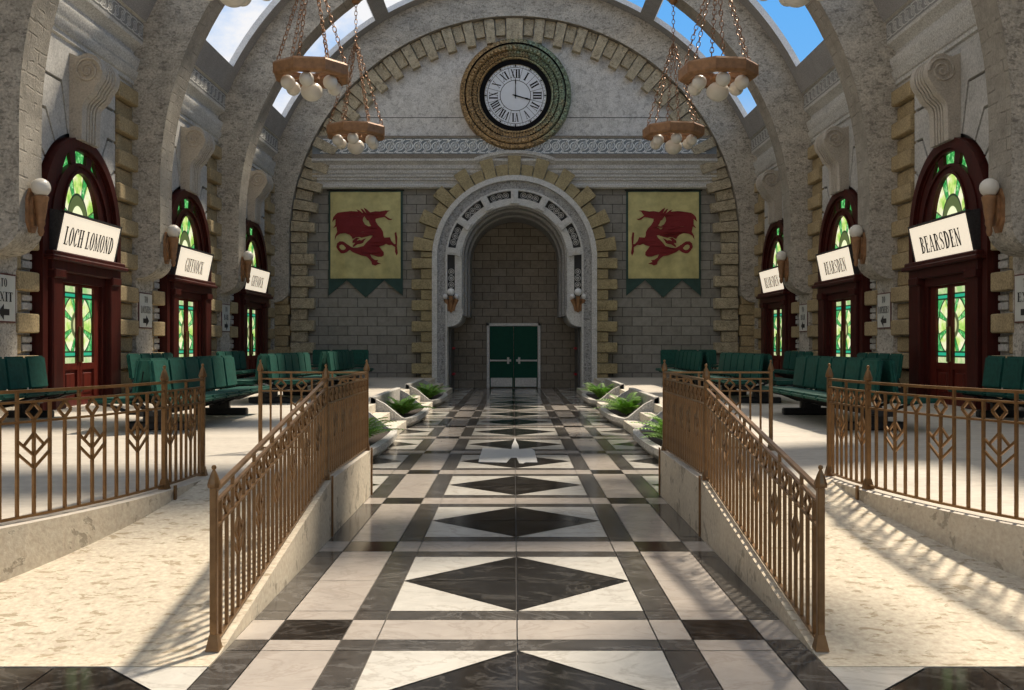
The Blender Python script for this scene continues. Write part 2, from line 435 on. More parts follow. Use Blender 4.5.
# ---- chequered marble floor
def build_floor():
    b = MB()
    per = 2.29; g = 0.004
    b.add([(-8.2, -8, -0.012), (8.2, -8, -0.012), (8.2, 36.3, -0.012), (-8.2, 36.3, -0.012)], [(0, 1, 2, 3)], 2)
    segs = [(0, 1.52, 'S'), (1.52, 1.71, 'D'), (1.71, 2.10, 'M'), (2.10, 2.29, 'D')]
    white = {('S', 'S'), ('S', 'M'), ('M', 'S'), ('D', 'M'), ('M', 'D')}
    def q(x0, x1, y0, y1, m):
        b.add([(x0 + g, y0 + g, 0), (x1 - g, y0 + g, 0), (x1 - g, y1 - g, 0), (x0 + g, y1 - g, 0)], [(0, 1, 2, 3)], m)
    for i in range(-4, 5):
        for sx0, sx1, sx in segs:
            x0 = -0.76 + per * i + sx0; x1 = -0.76 + per * i + sx1
            if x1 < -8.1 or x0 > 8.1: continue
            for j in range(-6, 14):
                for sy0, sy1, sy in segs:
                    y0 = 5.966 + per * j + sy0; y1 = 5.966 + per * j + sy1
                    if y1 > 36.3: y1 = 36.3
                    if y0 >= 36.25: continue
                    lim = 8.2 if y0 < 5.3 else 2.9
                    if min(abs(x0), abs(x1)) > lim: continue
                    if (sx, sy) == ('S', 'S') and y1 - y0 > 1.5:
                        cx, cy = (x0 + x1) / 2, (y0 + y1) / 2; e = g * 1.5
                        for ax, ay in ((-1, -1), (1, -1), (1, 1), (-1, 1)):
                            X0 = x0 if ax < 0 else x1; Y0 = y0 if ay < 0 else y1
                            # white corner triangle and its quarter of the black diamond
                            b.add([(X0 - ax * g, Y0 - ay * g, 0), (cx + ax * e * 1.5, Y0 - ay * g, 0), (X0 - ax * g, cy + ay * e * 1.5, 0)], [(0, 1, 2) if ax * ay > 0 else (2, 1, 0)], 0)
                            b.add([(cx + ax * g, cy + ay * g, 0), (X0 - ax * e * 3, cy + ay * g, 0), (cx + ax * g, Y0 - ay * e * 3, 0)], [(0, 1, 2) if ax * ay > 0 else (2, 1, 0)], 1)
                    elif sx == 'S' and sy != 'S':
                        xm = (x0 + x1) / 2
                        for xa, xb in ((x0, xm), (xm, x1)): q(xa, xb, y0, y1, 3 if sy == 'M' else 4)
                    elif sx == 'M' and sy == 'S':
                        ym = (y0 + y1) / 2
                        for ya, yb in ((y0, ym), (ym, y1)): q(x0, x1, ya, yb, 3)
                    else:
                        q(x0, x1, y0, y1, (0 if (sx, sy) == ('S', 'S') else 3) if (sx, sy) in white else (1 if (sx, sy) == ('M', 'M') else 4))
    for i in range(len(b.f)): pass
    o = b.build('floor', [M['marw'], M['marb'], M['grout'], M['marp'], M['marg']], norm=False)
    bm = bmesh.new(); bm.from_mesh(o.data)
    for f in bm.faces:
        f.normal_update()
        if f.normal.z < 0: f.normal_flip()
    bm.to_mesh(o.data); bm.free()
    tag(o, 'black and white chequered marble floor with a row of large diamonds', 'floor', None, ST)
build_floor()

# ---- platforms, ramps, steps
CX, CY, CR = 8.275, 8.5, 5.6     # circle of the curved platform edge (mirrored)
def curve(t, r):               # angle 0 = +X end, growing towards the camera
    return (CX - r * cos(t), CY - r * sin(t))
def edge_x(y, r=CR): return CX - sqrt(max(r * r - (CY - y) ** 2, 0))
side_name = {-1: 'left', 1: 'right'}
for s in (-1, 1):
    R = CR + 0.08
    poly = [(1.53, 8.25), (1.53, 10.6), (2.65, 10.6), (2.65, YB), (8.2, YB), (8.2, CY - R + 0.02)]
    for k in range(29, -1, -1):
        t = pi / 2 * k / 30 * 0.985
        if k == 0: t = math.asin((CY - 8.25) / R)
        x, y = curve(t, R)
        if y < 8.24 or k == 0: poly.append((x, y))
    b = MB()
    b.prism([(s * x, y) for x, y in poly], 0.0, P, lambda u, v, w: (u, v, w), 1, True)
    b.m[-1] = 0; b.m[-2] = 1
    o = b.build('platform', [M['platform'], M['edge']])
    tag(o, 'pale stone waiting platform along the %s wall with a curved front edge' % side_name[s], 'platform', None, ST)
    # ramp
    b = MB()
    n = 14
    for i in range(n + 1):
        y = 4.93 if i == 0 else 5.12 + (8.252 - 5.12) * (i - 1) / (n - 1); z = 0.004 if i == 0 else 0.005 + (P - 0.003) * (i - 1) / (n - 1)
        xo = edge_x(y, R) + 0.05
        b.v += [(s * 1.53, y, z), (s * xo, y, z), (s * 1.53, y, -0.01), (s * xo, y, -0.01)]
    for i in range(n):
        a, c = i * 4, i * 4 + 4
        b.f += [(a, a + 1, c + 1, c), (a, c, c + 2, a + 2), (a + 1, a + 3, c + 3, c + 1), (a + 2, c + 2, c + 3, a + 3)]
        b.m += [0, 1, 1, 1]
    b.f += [(0, 2, 3, 1), (n * 4, n * 4 + 1, n * 4 + 3, n * 4 + 2)]; b.m += [0, 0]
    o = b.build('ramp', [M['ramp'], M['edge']])
    tag(o, 'sloping cream limestone ramp rising to the %s platform' % side_name[s], 'ramp', None, ST)
    # steps
    for k, (y0, y1) in enumerate(((10.72, 12.7), (16.77, 18.8), (22.9, 24.9), (28.95, 32.9))):
        b = MB()
        b.box(s * 2.05, s * 2.7, y0, y1, 0, 0.158, 0, 0.008)
        b.box(s * 2.35, s * 2.7, y0, y1, 0.15, 0.317, 0, 0.008)
        b.box(s * 2.62, s * 2.72, y0, y1, 0.3, P + 0.001, 0, 0.003)
        o = b.build('steps', M['step'])
        tag(o, '%s flight of pale stone steps up to the %s platform' % (('hidden first', 'nearest visible', 'second visible', 'farthest')[k], side_name[s]), 'steps', None, ST)

# ---- side walls, ribs, ceiling
def ashlar_polys():
    """bent voussoir blocks of one bay, half width; (offset, z)"""
    W = 1.70; zc = 3.72; r = 1.70
    lv = [6.27, 5.65, 5.05, 4.45]; co = [0.71, 1.30, 1.60, None]
    out = []
    def pt(o, z):
        k = r / sqrt(o * o + (z - zc) ** 2); return (o * k, zc + (z - zc) * k)
    J = [pt(co[i], lv[i]) if co[i] else None for i in range(4)]
    def arc(p, q, n=5):
        a0 = atan2(p[1] - zc, p[0]); a1 = atan2(q[1] - zc, q[0])
        return [(r * cos(a0 + (a1 - a0) * i / n), zc + r * sin(a0 + (a1 - a0) * i / n)) for i in range(n + 1)]
    top = (0.0, zc + r)
    out.append([(0, 6.98), (W, 6.98), (W, lv[0]), (co[0], lv[0])] + arc(J[0], top))
    out.append([(W, lv[0]), (W, lv[1]), (co[1], lv[1])] + arc(J[1], J[0]) + [(co[0], lv[0])])
    out.append([(W, lv[1]), (W, lv[2]), (co[2], lv[2])] + arc(J[2], J[1]) + [(co[1], lv[1])])
    e = pt(1.66, 4.1)
    out.append([(W, lv[2]), (W, 4.2)] + arc((1.63, 4.2), J[2]) + [(co[2], lv[2])])
    return out
def inset(poly, d):
    n = len(poly); A = sum(poly[i][0] * poly[(i + 1) % n][1] - poly[(i + 1) % n][0] * poly[i][1] for i in range(n))
    sg = 1 if A > 0 else -1; R = []
    for i in range(n):
        p0, p1, p2 = Vector(poly[i - 1]), Vector(poly[i]), Vector(poly[(i + 1) % n])
        e1 = p1 - p0; e2 = p2 - p1
        if e1.length < 1e-6 or e2.length < 1e-6: R.append(tuple(p1)); continue
        e1.normalize(); e2.normalize()
        n1 = Vector((-e1.y, e1.x)) * sg; n2 = Vector((-e2.y, e2.x)) * sg
        m = n1 + n2
        if m.length < 0.2: m = n1
        else: m = m / max(0.5, m.dot(n1))
        R.append(tuple(p1 + m * d))
    return R
def entab_profile():
    return [(0, 6.96), (.05, 6.96), (.05, 7.06), (.10, 7.08), (.10, 7.16), (.13, 7.18), (.17, 7.26), (.19, 7.34), (.14, 7.36), (.17, 7.42), (.22, 7.56), (.22, 7.62), (.13, 7.64), (.10, 7.70), (.10, 7.78), (.16, 7.84), (.27, 7.92), (.29, 7.98), (.29, 8.38), (.34, 8.40), (.34, 8.46), (0, 8.46)]
def guilloche(mb, n, p, h, fn, m=0, t=0.012):
    """interlaced band: n units of pitch p, height h, fn(u, v, d) -> xyz; d = relief"""
    def ribbon(pts, w):
        for i in range(len(pts) - 1):
            a, c = Vector(pts[i]), Vector(pts[i + 1]); d = (c - a)
            if d.length < 1e-6: continue
            d.normalize(); nn = Vector((-d.y, d.x)) * w / 2
            q = [a + nn, a - nn, c - nn, c + nn]
            mb.add([fn(k.x, k.y, t) for k in q] + [fn(k.x, k.y, 0) for k in q], [(0, 1, 2, 3), (0, 4, 5, 1), (2, 6, 7, 3)], m)
    for k in range(n):
        c = (k + 0.5) * p
        for r, w in ((0.13 * h, 0.075 * h), (0.27 * h, 0.07 * h)):
            ribbon([(c + r * cos(2 * pi * i / 12), r * sin(2 * pi * i / 12)) for i in range(13)], w)
        for sg in (1,):
            for off in (-0.1 * p, 0.1 * p):
                ribbon([(c - p * 0.5 + off + p * i / 8, sg * 0.42 * h * -cos(pi * i / 8)) for i in range(9)], 0.075 * h)
        ribbon([(c - p * 0.32 + p * 0.64 * i / 6, 0.44 * h) for i in range(7)], 0.07 * h)
        ribbon([(c - p * 0.32 + p * 0.64 * i / 6, -0.44 * h) for i in range(7)], 0.07 * h)

for s in (-1, 1):
    nm = side_name[s]
    b = MB()
    b.box(s * XW, s * (XW + 0.7), -8.0, YB + 0.4, 0, 8.5)
    w = b.build('wall_' + nm, M['wall'])
    tag(w, 'tall grey stone %s side wall of the station hall' % nm, 'wall', None, ST)
    ent = MB(); fz = MB(); qu = MB(); ash = MB(); pil = MB()
    for bi in range(len(RIBS) - 1):
        y0, y1 = RIBS[bi] + 0.95, RIBS[bi + 1]
        ef = len(ent.f); ent.prism(entab_profile(), y0 - 0.25, y1 + 0.02, lambda u, v, ww: (s * (XW - u), ww, v)); ent.m[ef + entab_profile().index((.29, 7.98))] = 1
        n = 16; p = (y1 - y0) / n
        if y1 > 15: guilloche(fz, n, p, 0.34, lambda u, v, d: (s * (XW - 0.29 - d), y0 + u, 8.18 + v))
    for yc in BAYS:
        for side in (-1, 1):
            for pl in ashlar_polys():
                q = inset(pl, 0.03)
                ash.prism([(yc + side * u, v) for u, v in q], XW - 0.10, XW + 0.02, lambda u, v, ww: (s * ww, u, v))
        ash.box(s * (XW - 0.015), s * (XW + 0.02), yc - 1.72, yc + 1.72, 4.2, 6.97, 1)
        # quoins beside the doors: far column is wide, near column narrow
        z = 6.93; k = 0
        while z > P + 0.1:
            z0 = max(z - 0.318, P)
            lg = (k % 2 == 0)
            qu.box(s * (XW - (0.19 if lg else 0.06)), s * (XW + 0.02), yc + (1.69 if lg else 1.86), yc + 2.72, z0, z, 0, 0.02)
            qu.box(s * (XW - (0.19 if lg else 0.06)), s * (XW + 0.02), yc - 2.42, yc - (1.70 if lg else 2.06), z0, z, 0, 0.02)
            if lg is False:   # pale filler stones against the door frame
                ash.box(s * (XW - 0.06), s * (XW + 0.02), yc - 2.02, yc - 1.70, z0 + 0.04, z0 + 0.16, 0, 0.01)
                ash.box(s * (XW - 0.06), s * (XW + 0.02), yc - 2.02, yc - 1.70, z0 + 0.19, z - 0.03, 0, 0.01)
            z -= 0.345; k += 1
    o = ent.build('cornice', [M['entab'], M['friezes']], w, smooth=25); tag(o, 'grey moulded cornice', kind=ST)
    o = fz.build('frieze', M['frieze_side'], w, norm=False); tag(o, 'carved guilloche frieze', kind=ST)
    o = qu.build('quoins', M['quoin'], w); tag(o, 'tan quoin blocks', kind=ST)
    o = ash.build('voussoirs', [M['ashlar'], M['dark']], w); tag(o, 'grey bent voussoir stones', kind=ST)
    # back corner quoins under the last rib
    b = MB(); z = P; k = 0
    while z < 3.2:
        b.box(s * (7.56 if k % 2 else 7.5), s * 8.1, 33.18, YB + 0.02, z, z + 0.335, 0, 0.02)
        z += 0.35; k += 1
    o = b.build('corner_quoins', M['quoin'], w); tag(o, 'dark quoin blocks in the corner', kind=ST)

for ri, y in enumerate(RIBS):
    y1 = y + 0.72
    if ri == 6: y1 = YB + 0.35
    b = MB()
    b.archband(7.5, 8.64 if ri < 6 else 8.6, y, y1, ZC, None, n=64, m=0, m_in=1)
    for s in (-1, 1):
        b.box(s * 7.5, s * 8.3, y, y1, 3.45, ZC)
        for i in range(len(b.f) - 6, len(b.f)):
            vs = [b.v[k] for k in b.f[i]]
            if all(abs(abs(v[0]) - 7.5) < 1e-4 for v in vs): b.m[i] = 1
        # corbel: concave underside
        pr = [(8.3, 3.46), (7.5, 3.46)] + [(7.5 + 0.5 * (1 - cos(pi / 2 * k / 8)) * 1.0 + 0.0, 3.40 - 0.42 * sin(pi / 2 * k / 8)) for k in range(9)] + [(8.3, 2.98)]
        b.prism(pr, y - 0.03, y1 + (0.03 if ri < 6 else 0), lambda u, v, w: (s * u, w, v), 0)
        b.box(s * 8.0, s * 8.3, y, y + 0.95 if ri < 6 else y1, P, 3.0, 0)
    o = b.build('rib_arch', [M['rib'], M['ribb']], smooth=20)
    nmr = ['first', 'second', 'third', 'nearest visible', 'second visible', 'third visible', 'rearmost, on the clock wall,'][ri]
    tag(o, 'broad rough stone rib arch spanning the hall, %s from the camera' % nmr if ri < 6 else 'broad rough stone rib arch framing the clock wall', 'arch', None, ST)

# ceiling: barrel vault with open skylights
def vault():
    b = MB(); r0, r1 = 8.5, 8.66
    def seg(a0, a1, y0, y1):
        n = max(1, int(abs(a1 - a0) / 2.5))
        V = []
        for i in range(n + 1):
            a = radians(a0 + (a1 - a0) * i / n)
            for r, y in ((r0, y0), (r1, y0), (r1, y1), (r0, y1)):
                V.append((r * cos(a), y, ZC + r * sin(a)))
        F = []; mm = []
        for i in range(n):
            p, q = i * 4, i * 4 + 4
            for k in range(4):
                F.append((p + k, p + (k + 1) % 4, q + (k + 1) % 4, q + k)); mm.append(0 if k == 3 else 1)
        F += [(0, 1, 2, 3), (n * 4 + 3, n * 4 + 2, n * 4 + 1, n * 4)]; mm += [1, 1]
        o = len(b.v); b.v += V; b.f += [tuple(i + o for i in f) for f in F]; b.m += mm
    bays = [(-8, -2.95)] + [(RIBS[i] + 0.95, RIBS[i + 1]) for i in range(6)]
    for y0, y1 in bays:
        seg(23.6, 156.4, y0 - 0.25, y0 + 0.5); seg(23.6, 156.4, y1 - 0.5, y1 + 0.02)
        for a0, a1 in ((23.6, 28), (152, 156.4)) + (((57.6, 61), (119, 122.4)) if y0 > 20 else ()):
            seg(a0, a1, y0 + 0.5, y1 - 0.5)
    o = b.build('ceiling', [M['frame'], M['reveal']])
    tag(o, 'grey barrel vault with long skylights open to a blue sky', 'ceiling', None, ST)
vault()

# ---- back wall
def back_wall():
    hole = [(2.72 * cos(pi * i / 40), 4.47 + 2.72 * sin(pi * i / 40)) for i in range(41)]
    poly = [(8.3, 0), (8.3, 7.9), (-8.3, 7.9), (-8.3, 0), (-2.72, 0)] + hole[::-1] + [(2.72, 0)]
    b = MB(); b.prism(poly, YB, YB + 0.35, xzy)
    w = b.build('wall_back', M['blocks'])
    tag(w, 'grey block end wall with the big arch and the clock', 'wall', None, ST)
    b = MB(); b.prism([(8.3, 7.9)] + [(8.5 * cos(a), ZC + 8.5 * sin(a)) for a in [radians(24 + 132 * i / 40) for i in range(41)]] + [(-8.3, 7.9)], YB - 0.06, YB + 0.35, xzy); b.box(-7.5, 7.5, YB - 0.066, YB, 9.19, 9.215, 1)
    o = b.build('tympanum', [M['plaster'], M['dark']], w); tag(o, 'pale mottled plaster field round the clock', kind=ST)
    # entablature
    pr = [(0, 6.80), (.12, 6.80), (.18, 6.84), (.18, 6.92), (.12, 6.96), (.12, 7.06), (.17, 7.08), (.17, 7.16), (.21, 7.19), (.21, 7.24), (.16, 7.26), (.20, 7.32), (.20, 7.42), (.24, 7.46), (.23, 7.58), (.29, 7.66), (.33, 7.70), (.33, 7.77), (.28, 7.78), (.28, 7.93), (.21, 7.94), (.21, 8.47), (.25, 8.48), (.25, 8.55), (0, 8.55)]
    b = MB(); n0 = 0
    b.prism(pr, -6.75, 6.75, lambda u, v, ww: (ww, YB - 0.05 - u, v))
    n = len(pr)
    for i in range(n):
        z0, z1 = pr[i][1], pr[(i + 1) % n][1]
        if z0 >= 7.78 and z1 <= 7.94 and z1 > z0: b.m[i] = 1
        if pr[i] == (.28, 7.78): b.m[i] = 1
        if pr[i] == (.21, 7.94): b.m[i] = 2
        if pr[i] == (.25, 8.48): b.m[i] = 1
    o = b.build('cornice', [M['entab'], M['entabd'], M['friezeg']], w, smooth=20); tag(o, 'grey moulded cornice band', kind=ST)
    b = MB(); nn = 42; p = 12.9 / nn
    guilloche(b, nn, p, 0.5, lambda u, v, d: (-6.45 + u, YB - 0.26 - d, 8.205 + v))
    o = b.build('frieze', M['friezew'], w, norm=False); tag(o, 'white interlaced guilloche frieze on slate', kind=ST)
    # raised moulding hopping over the top of the arch stones
    b = MB()
    b.archband(3.40, 3.47, YB - 0.36, YB - 0.1, 4.47, None, radians(68), radians(112), 16)
    b.archband(3.47, 3.58, YB - 0.42, YB - 0.1, 4.47, None, radians(68), radians(112), 16)
    o = b.build('hood_moulding', M['entab'], w); tag(o, kind=ST)
    # big ring of quoins
    b = MB()
    pitch = 2.83
    def wedge(a0, a1, r0, r1, y0, y1, zc, m=0, g=0.018):
        ga = g / ((r0 + r1) / 2)
        a0 = radians(a0) + ga; a1 = radians(a1) - ga
        pl = [(r0, a0), (r1, a0), (r1, (a0 + a1) / 2), (r1, a1), (r0, a1), (r0, (a0 + a1) / 2)]
        b.prism([(r * cos(a), zc + r * sin(a)) for r, a in pl], y0, y1, xzy, m)
    wedge(90 - 2.35, 90 + 2.35, 6.62, 7.47, YB - 0.34, YB, ZC)
    for k in range(31):
        for sg in (-1, 1):
            c0 = 2.35 + k * pitch; c1 = c0 + pitch
            lg = k % 2 == 1
            a0, a1 = sorted((90 + sg * c0, 90 + sg * c1))
            wedge(a0, a1, 6.68 if lg else 6.93, 7.47, YB - (0.33 if lg else 0.24), YB, ZC)
    z = ZC - 0.02; k = 0
    while z > P:
        z0 = max(z - 0.35, P); lg = k % 2 == 1
        for sg in (-1, 1):
            b.box(sg * (6.68 if lg else 6.93), sg * 7.47, YB - (0.33 if lg else 0.24), YB, z0, z, 0, 0.02)
        z -= 0.37; k += 1
    o = b.build('arch_quoins', M['quoinr'], w); tag(o, 'rough tan quoin stones around the great arch', kind=ST)
    # quoins of the portal
    b = MB(); pitch = 8.18
    for k in range(-11, 12):
        lg = k % 2 == 0
        a0, a1 = 90 + (k - 0.5) * pitch, 90 + (k + 0.5) * pitch
        if k == -11: a0 = 0
        if k == 11: a1 = 180
        wedge(a0, a1, 2.70, 3.40 if lg else 3.12, YB - (0.42 if lg else 0.36), YB, 4.47)
    z = 4.45; k = 0
    while z > 0.3:
        z0 = max(z - 0.33, 0.0); lg = k % 2 == 0
        for sg in (-1, 1):
            b.box(sg * 2.70, sg * (3.42 if lg else 3.12), YB - (0.42 if lg else 0.36), YB, z0, z, 0, 0.015)
        z -= 0.35; k += 1
    o = b.build('portal_quoins', M['quoinp'], w); tag(o, 'olive tan quoin stones round the portal', kind=ST)
    # portal mouldings
    zc = 4.47
    b = MB()
    b.archband(2.57, 2.74, YB - 0.46, YB + 0.3, zc, 0.0, n=56)
    b.archband(2.24, 2.30, YB - 0.38, YB + 0.3, zc, 0.0, n=56)
    o = b.build('portal_moulding', M['portal'], w, smooth=30); tag(o, 'pale outer moulding', kind=ST)
    b = MB(); b.archband(2.26, 2.60, YB - 0.34, YB + 0.3, zc, 0.0, n=56)
    o = b.build('portal_band', M['portalr'], w, smooth=30); tag(o, 'rough speckled stone band', kind=ST)
    b = MB(); b.archband(1.97, 2.26, YB - 0.2, YB + 0.3, zc, 2.75, n=56)
    o = b.build('portal_panel', M['portald'], w, smooth=30); tag(o, 'black panels of the portal', kind=ST)
    b = MB()
    b.archband(1.76, 1.99, YB - 0.3, YB + 0.25, zc, 2.7, n=56)
    o = b.build('portal_arch', M['portal'], w, smooth=30); tag(o, 'pale inner arch', kind=ST)
    b = MB()
    b.archband(1.70, 1.80, YB - 0.12, YB + 0.7, zc, 2.55, n=56)
    b.archband(1.62, 1.74, YB + 0.4, YB + 1.6, zc, 2.55, n=56)
    b.archband(1.55, 1.70, YB + 1.2, 36.2, zc, 2.55, n=56)
    o = b.build('portal_soffit', M['portalm'], w, smooth=30); tag(o, 'dark stepped soffit', kind=ST)
    # clips between the panels and rings on them
    b = MB()
    for a in (0, 27.5, 55.5, 84, -27.5, -55.5, -84):
        a = radians(90 + a); ca, sa = cos(a), sin(a)
        def loc(r, t): return (r * ca - t * sa, zc + r * sa + t * ca)
        b.prism([loc(1.86, -.11), loc(2.26, -.12), loc(2.26, .12), loc(1.86, .11)], YB - 0.40, YB, xzy)
        b.prism([loc(1.80, -.14), loc(1.90, -.15), loc(1.90, .15), loc(1.80, .14)], YB - 0.44, YB, xzy)
        b.prism([loc(1.95, -.05), loc(2.2, -.055), loc(2.2, .055), loc(1.95, .05)], YB - 0.43, YB - 0.39, xzy)
    o = b.build('portal_keystones', M['portal'], w); tag(o, 'pale keystones between the black panels', kind=ST)
    b = MB()
    def roundel(x, z):
        for r, tr in ((0.092, 0.013), (0.035, 0.02)):
            b.tube([(x + r * cos(2 * pi * i / 14), YB - 0.205, z + r * sin(2 * pi * i / 14)) for i in range(14)], tr, 5, 0, True)
    for a in (13.7, 41.5, 69.7):
        for d in (-5.7, 0, 5.7):
            for sg in (-1, 1):
                t = radians(90 + sg * (a + d)); roundel(2.115 * cos(t), zc + 2.115 * sin(t))
    for sg in (-1, 1):
        for z in (4.02, 3.80, 3.58, 3.36, 3.14): roundel(sg * 2.115, z)
    o = b.build('roundels', M['portal'], w, smooth=60); tag(o, 'pale carved rings', kind=ST)
    # corbels that carry the inner arch, column feet
    b = MB()
    for sg in (-1, 1):
        for i, (e, y0, y1) in enumerate(((0.0, -0.28, -0.02), (0.04, -0.02, 0.5), (0.0, 0.5, 2.6))):
            pr = [(2.26, 2.76), (1.74 + e, 2.76), (1.72 + e, 2.62)] + [(1.74 + e + (0.46 - e) * (1 - cos(pi / 2 * k / 8)), 2.60 - 0.42 * sin(pi / 2 * k / 8)) for k in range(9)] + [(2.26, 2.16)]
            b.prism([(sg * u, v) for u, v in pr], YB + y0, YB + y1, xzy)
        b.box(sg * 2.26, sg * 2.62, YB - 0.5, YB, 0, 0.22, 0, 0.02)
        b.box(sg * 2.55, sg * 2.85, YB - 0.62, YB, 0, 0.34, 0, 0.03)
        b.box(sg * 2.85, sg * 3.15, YB - 0.8, YB - 0.3, 0, 0.24, 0, 0.03)
    o = b.build('portal_corbel', M['portal'], w, smooth=30); tag(o, 'curved corbels and column feet', kind=ST)
    # niche
    b = MB()
    b.box(-2.6, 2.6, 36.2, 36.5, 0, 7.0)
    o = b.build('wall_niche', M['blocksn']); tag(o, 'brown block wall at the end of the arched recess', 'wall', None, ST)
    b = MB()
    for sg in (-1, 1): b.box(sg * 2.24, sg * 2.6, YB + 0.3, 36.3, 0, 4.6)
    b.archband(2.2, 2.6, YB + 0.3, 36.3, zc, None, n=30)
    o = b.build('niche_lining', M['portalm'], w); tag(o, kind=ST)
    for sg in (-1, 1):
        b = MB(); b.box(sg * 2.17, sg * 2.235, YB + 0.55, 35.9, 0.0, 2.15, 0, 0.01)
        d = b.build('door_%d' % (8 if sg < 0 else 9), M['iron'])
        tag(d, 'narrow dark grey door in the %s side of the arched recess' % side_name[sg], 'door', None, ST)
        for zz in (1.45, 0.55):
            b = MB(); b.box(sg * 2.08, sg * 2.175, 34.6, 35.2, zz - 0.04, zz + 0.04, 0, 0.02)
            hd = b.build('door_handle', M['red'], d); tag(hd, 'small red push handle')
back_wall()
# ------------------------------------------------------------------ lettering
def glyph(ch):
    """outline pieces of one serif capital on a unit height; returns width, list of polygons"""
    T = 0.19; t = 0.06; S = 0.06
    def rect(x0, y0, x1, y1): return [(x0, y0), (x1, y0), (x1, y1), (x0, y1)]
    def stem(x, w=T, top=True, bot=True):
        L = [rect(x - w / 2, 0, x + w / 2, 1)]
        if bot: L.append(rect(x - w / 2 - 0.06, 0, x + w / 2 + 0.06, S))
        if top: L.append(rect(x - w / 2 - 0.06, 1 - S, x + w / 2 + 0.06, 1))
        return L
    def diag(x0, y0, x1, y1, w): return [[(x0 - w / 2, y0), (x0 + w / 2, y0), (x1 + w / 2, y1), (x1 - w / 2, y1)]]
    def ser(x, y, w=0.2): return [rect(x - w / 2, y, x + w / 2, y + S)]
    def ring(cx, cy, rx, ry, a0, a1, wx=T, wy=t, n=18):
        L = []
        for i in range(n):
            p, q = radians(a0 + (a1 - a0) * i / n), radians(a0 + (a1 - a0) * (i + 1) / n)
            L.append([(cx + rx * cos(p), cy + ry * sin(p)), (cx + rx * cos(q), cy + ry * sin(q)),
                      (cx + (rx - wx) * cos(q), cy + (ry - wy) * sin(q)), (cx + (rx - wx) * cos(p), cy + (ry - wy) * sin(p))])
        return L
    if ch == ' ': return 0.3, []
    if ch == 'I': return 0.32, stem(0.16)
    if ch == 'L': return 0.54, stem(0.17) + [rect(0.17, 0, 0.52, t), rect(0.46, 0, 0.52, 0.24)]
    if ch == 'T': return 0.6, stem(0.3, T, False) + [rect(0.02, 1 - t, 0.58, 1), rect(0.02, 0.78, 0.07, 1), rect(0.53, 0.78, 0.58, 1)]
    if ch == 'F': return 0.52, stem(0.17) + [rect(0.17, 1 - t, 0.5, 1), rect(0.45, 0.76, 0.5, 1), rect(0.17, 0.49, 0.4, 0.54), rect(0.36, 0.4, 0.4, 0.63)]
    if ch == 'E': return 0.54, stem(0.17) + [rect(0.17, 1 - t, 0.5, 1), rect(0.45, 0.76, 0.5, 1), rect(0.17, 0.49, 0.4, 0.54), rect(0.36, 0.4, 0.4, 0.63), rect(0.17, 0, 0.52, t), rect(0.46, 0, 0.52, 0.24)]
    if ch == 'H': return 0.72, stem(0.17) + stem(0.55) + [rect(0.17, 0.48, 0.55, 0.53)]
    if ch == 'O': return 0.64, ring(0.32, 0.5, 0.3, 0.52, 0, 360, T, t, 26)
    if ch == 'C': return 0.58, ring(0.32, 0.5, 0.3, 0.52, 40, 320, T, t, 22) + [rect(0.5, 0.68, 0.55, 0.98)]
    if ch == 'G': return 0.64, ring(0.32, 0.5, 0.3, 0.52, 40, 320, T, t, 22) + [rect(0.5, 0.68, 0.55, 0.98), rect(0.44, 0.06, 0.56, 0.42)] + ser(0.5, 0.4, 0.24)
    if ch == 'D': return 0.66, stem(0.17) + ring(0.22, 0.5, 0.41, 0.5, -90, 90, T, t, 16)
    if ch == 'B': return 0.58, stem(0.17) + ring(0.2, 0.755, 0.31, 0.245, -90, 90, 0.13, t, 12) + ring(0.2, 0.26, 0.36, 0.26, -90, 90, 0.14, t, 12)
    if ch == 'R': return 0.64, stem(0.17) + ring(0.2, 0.745, 0.34, 0.255, -90, 90, 0.14, t, 12) + diag(0.32, 0.5, 0.53, 0, 0.14) + ser(0.55, 0, 0.2)
    if ch == 'A': return 0.66, diag(0.1, 0, 0.31, 1, 0.08) + diag(0.54, 0, 0.33, 1, 0.15) + [rect(0.18, 0.28, 0.48, 0.33)] + ser(0.1, 0) + ser(0.55, 0, 0.24)
    if ch == 'N': return 0.7, stem(0.14, 0.09) + stem(0.56, 0.09, True, False) + diag(0.13, 1, 0.55, 0, 0.15)
    if ch == 'M': return 0.84, stem(0.12, 0.08) + stem(0.72, 0.14) + diag(0.14, 1, 0.41, 0.02, 0.14) + diag(0.41, 0.02, 0.68, 1, 0.07)
    if ch == 'K': return 0.68, stem(0.17) + diag(0.22, 0.42, 0.54, 1, 0.06) + diag(0.32, 0.58, 0.58, 0, 0.15) + ser(0.56, 1 - S) + ser(0.58, 0)
    if ch == 'X': return 0.62, diag(0.12, 1, 0.5, 0, 0.15) + diag(0.12, 0, 0.5, 1, 0.05) + ser(0.12, 0) + ser(0.5, 0) + ser(0.12, 1 - S) + ser(0.5, 1 - S)
    if ch == 'V': return 0.62, diag(0.12, 1, 0.31, 0, 0.15) + diag(0.5, 1, 0.31, 0, 0.05) + ser(0.12, 1 - S) + ser(0.5, 1 - S)
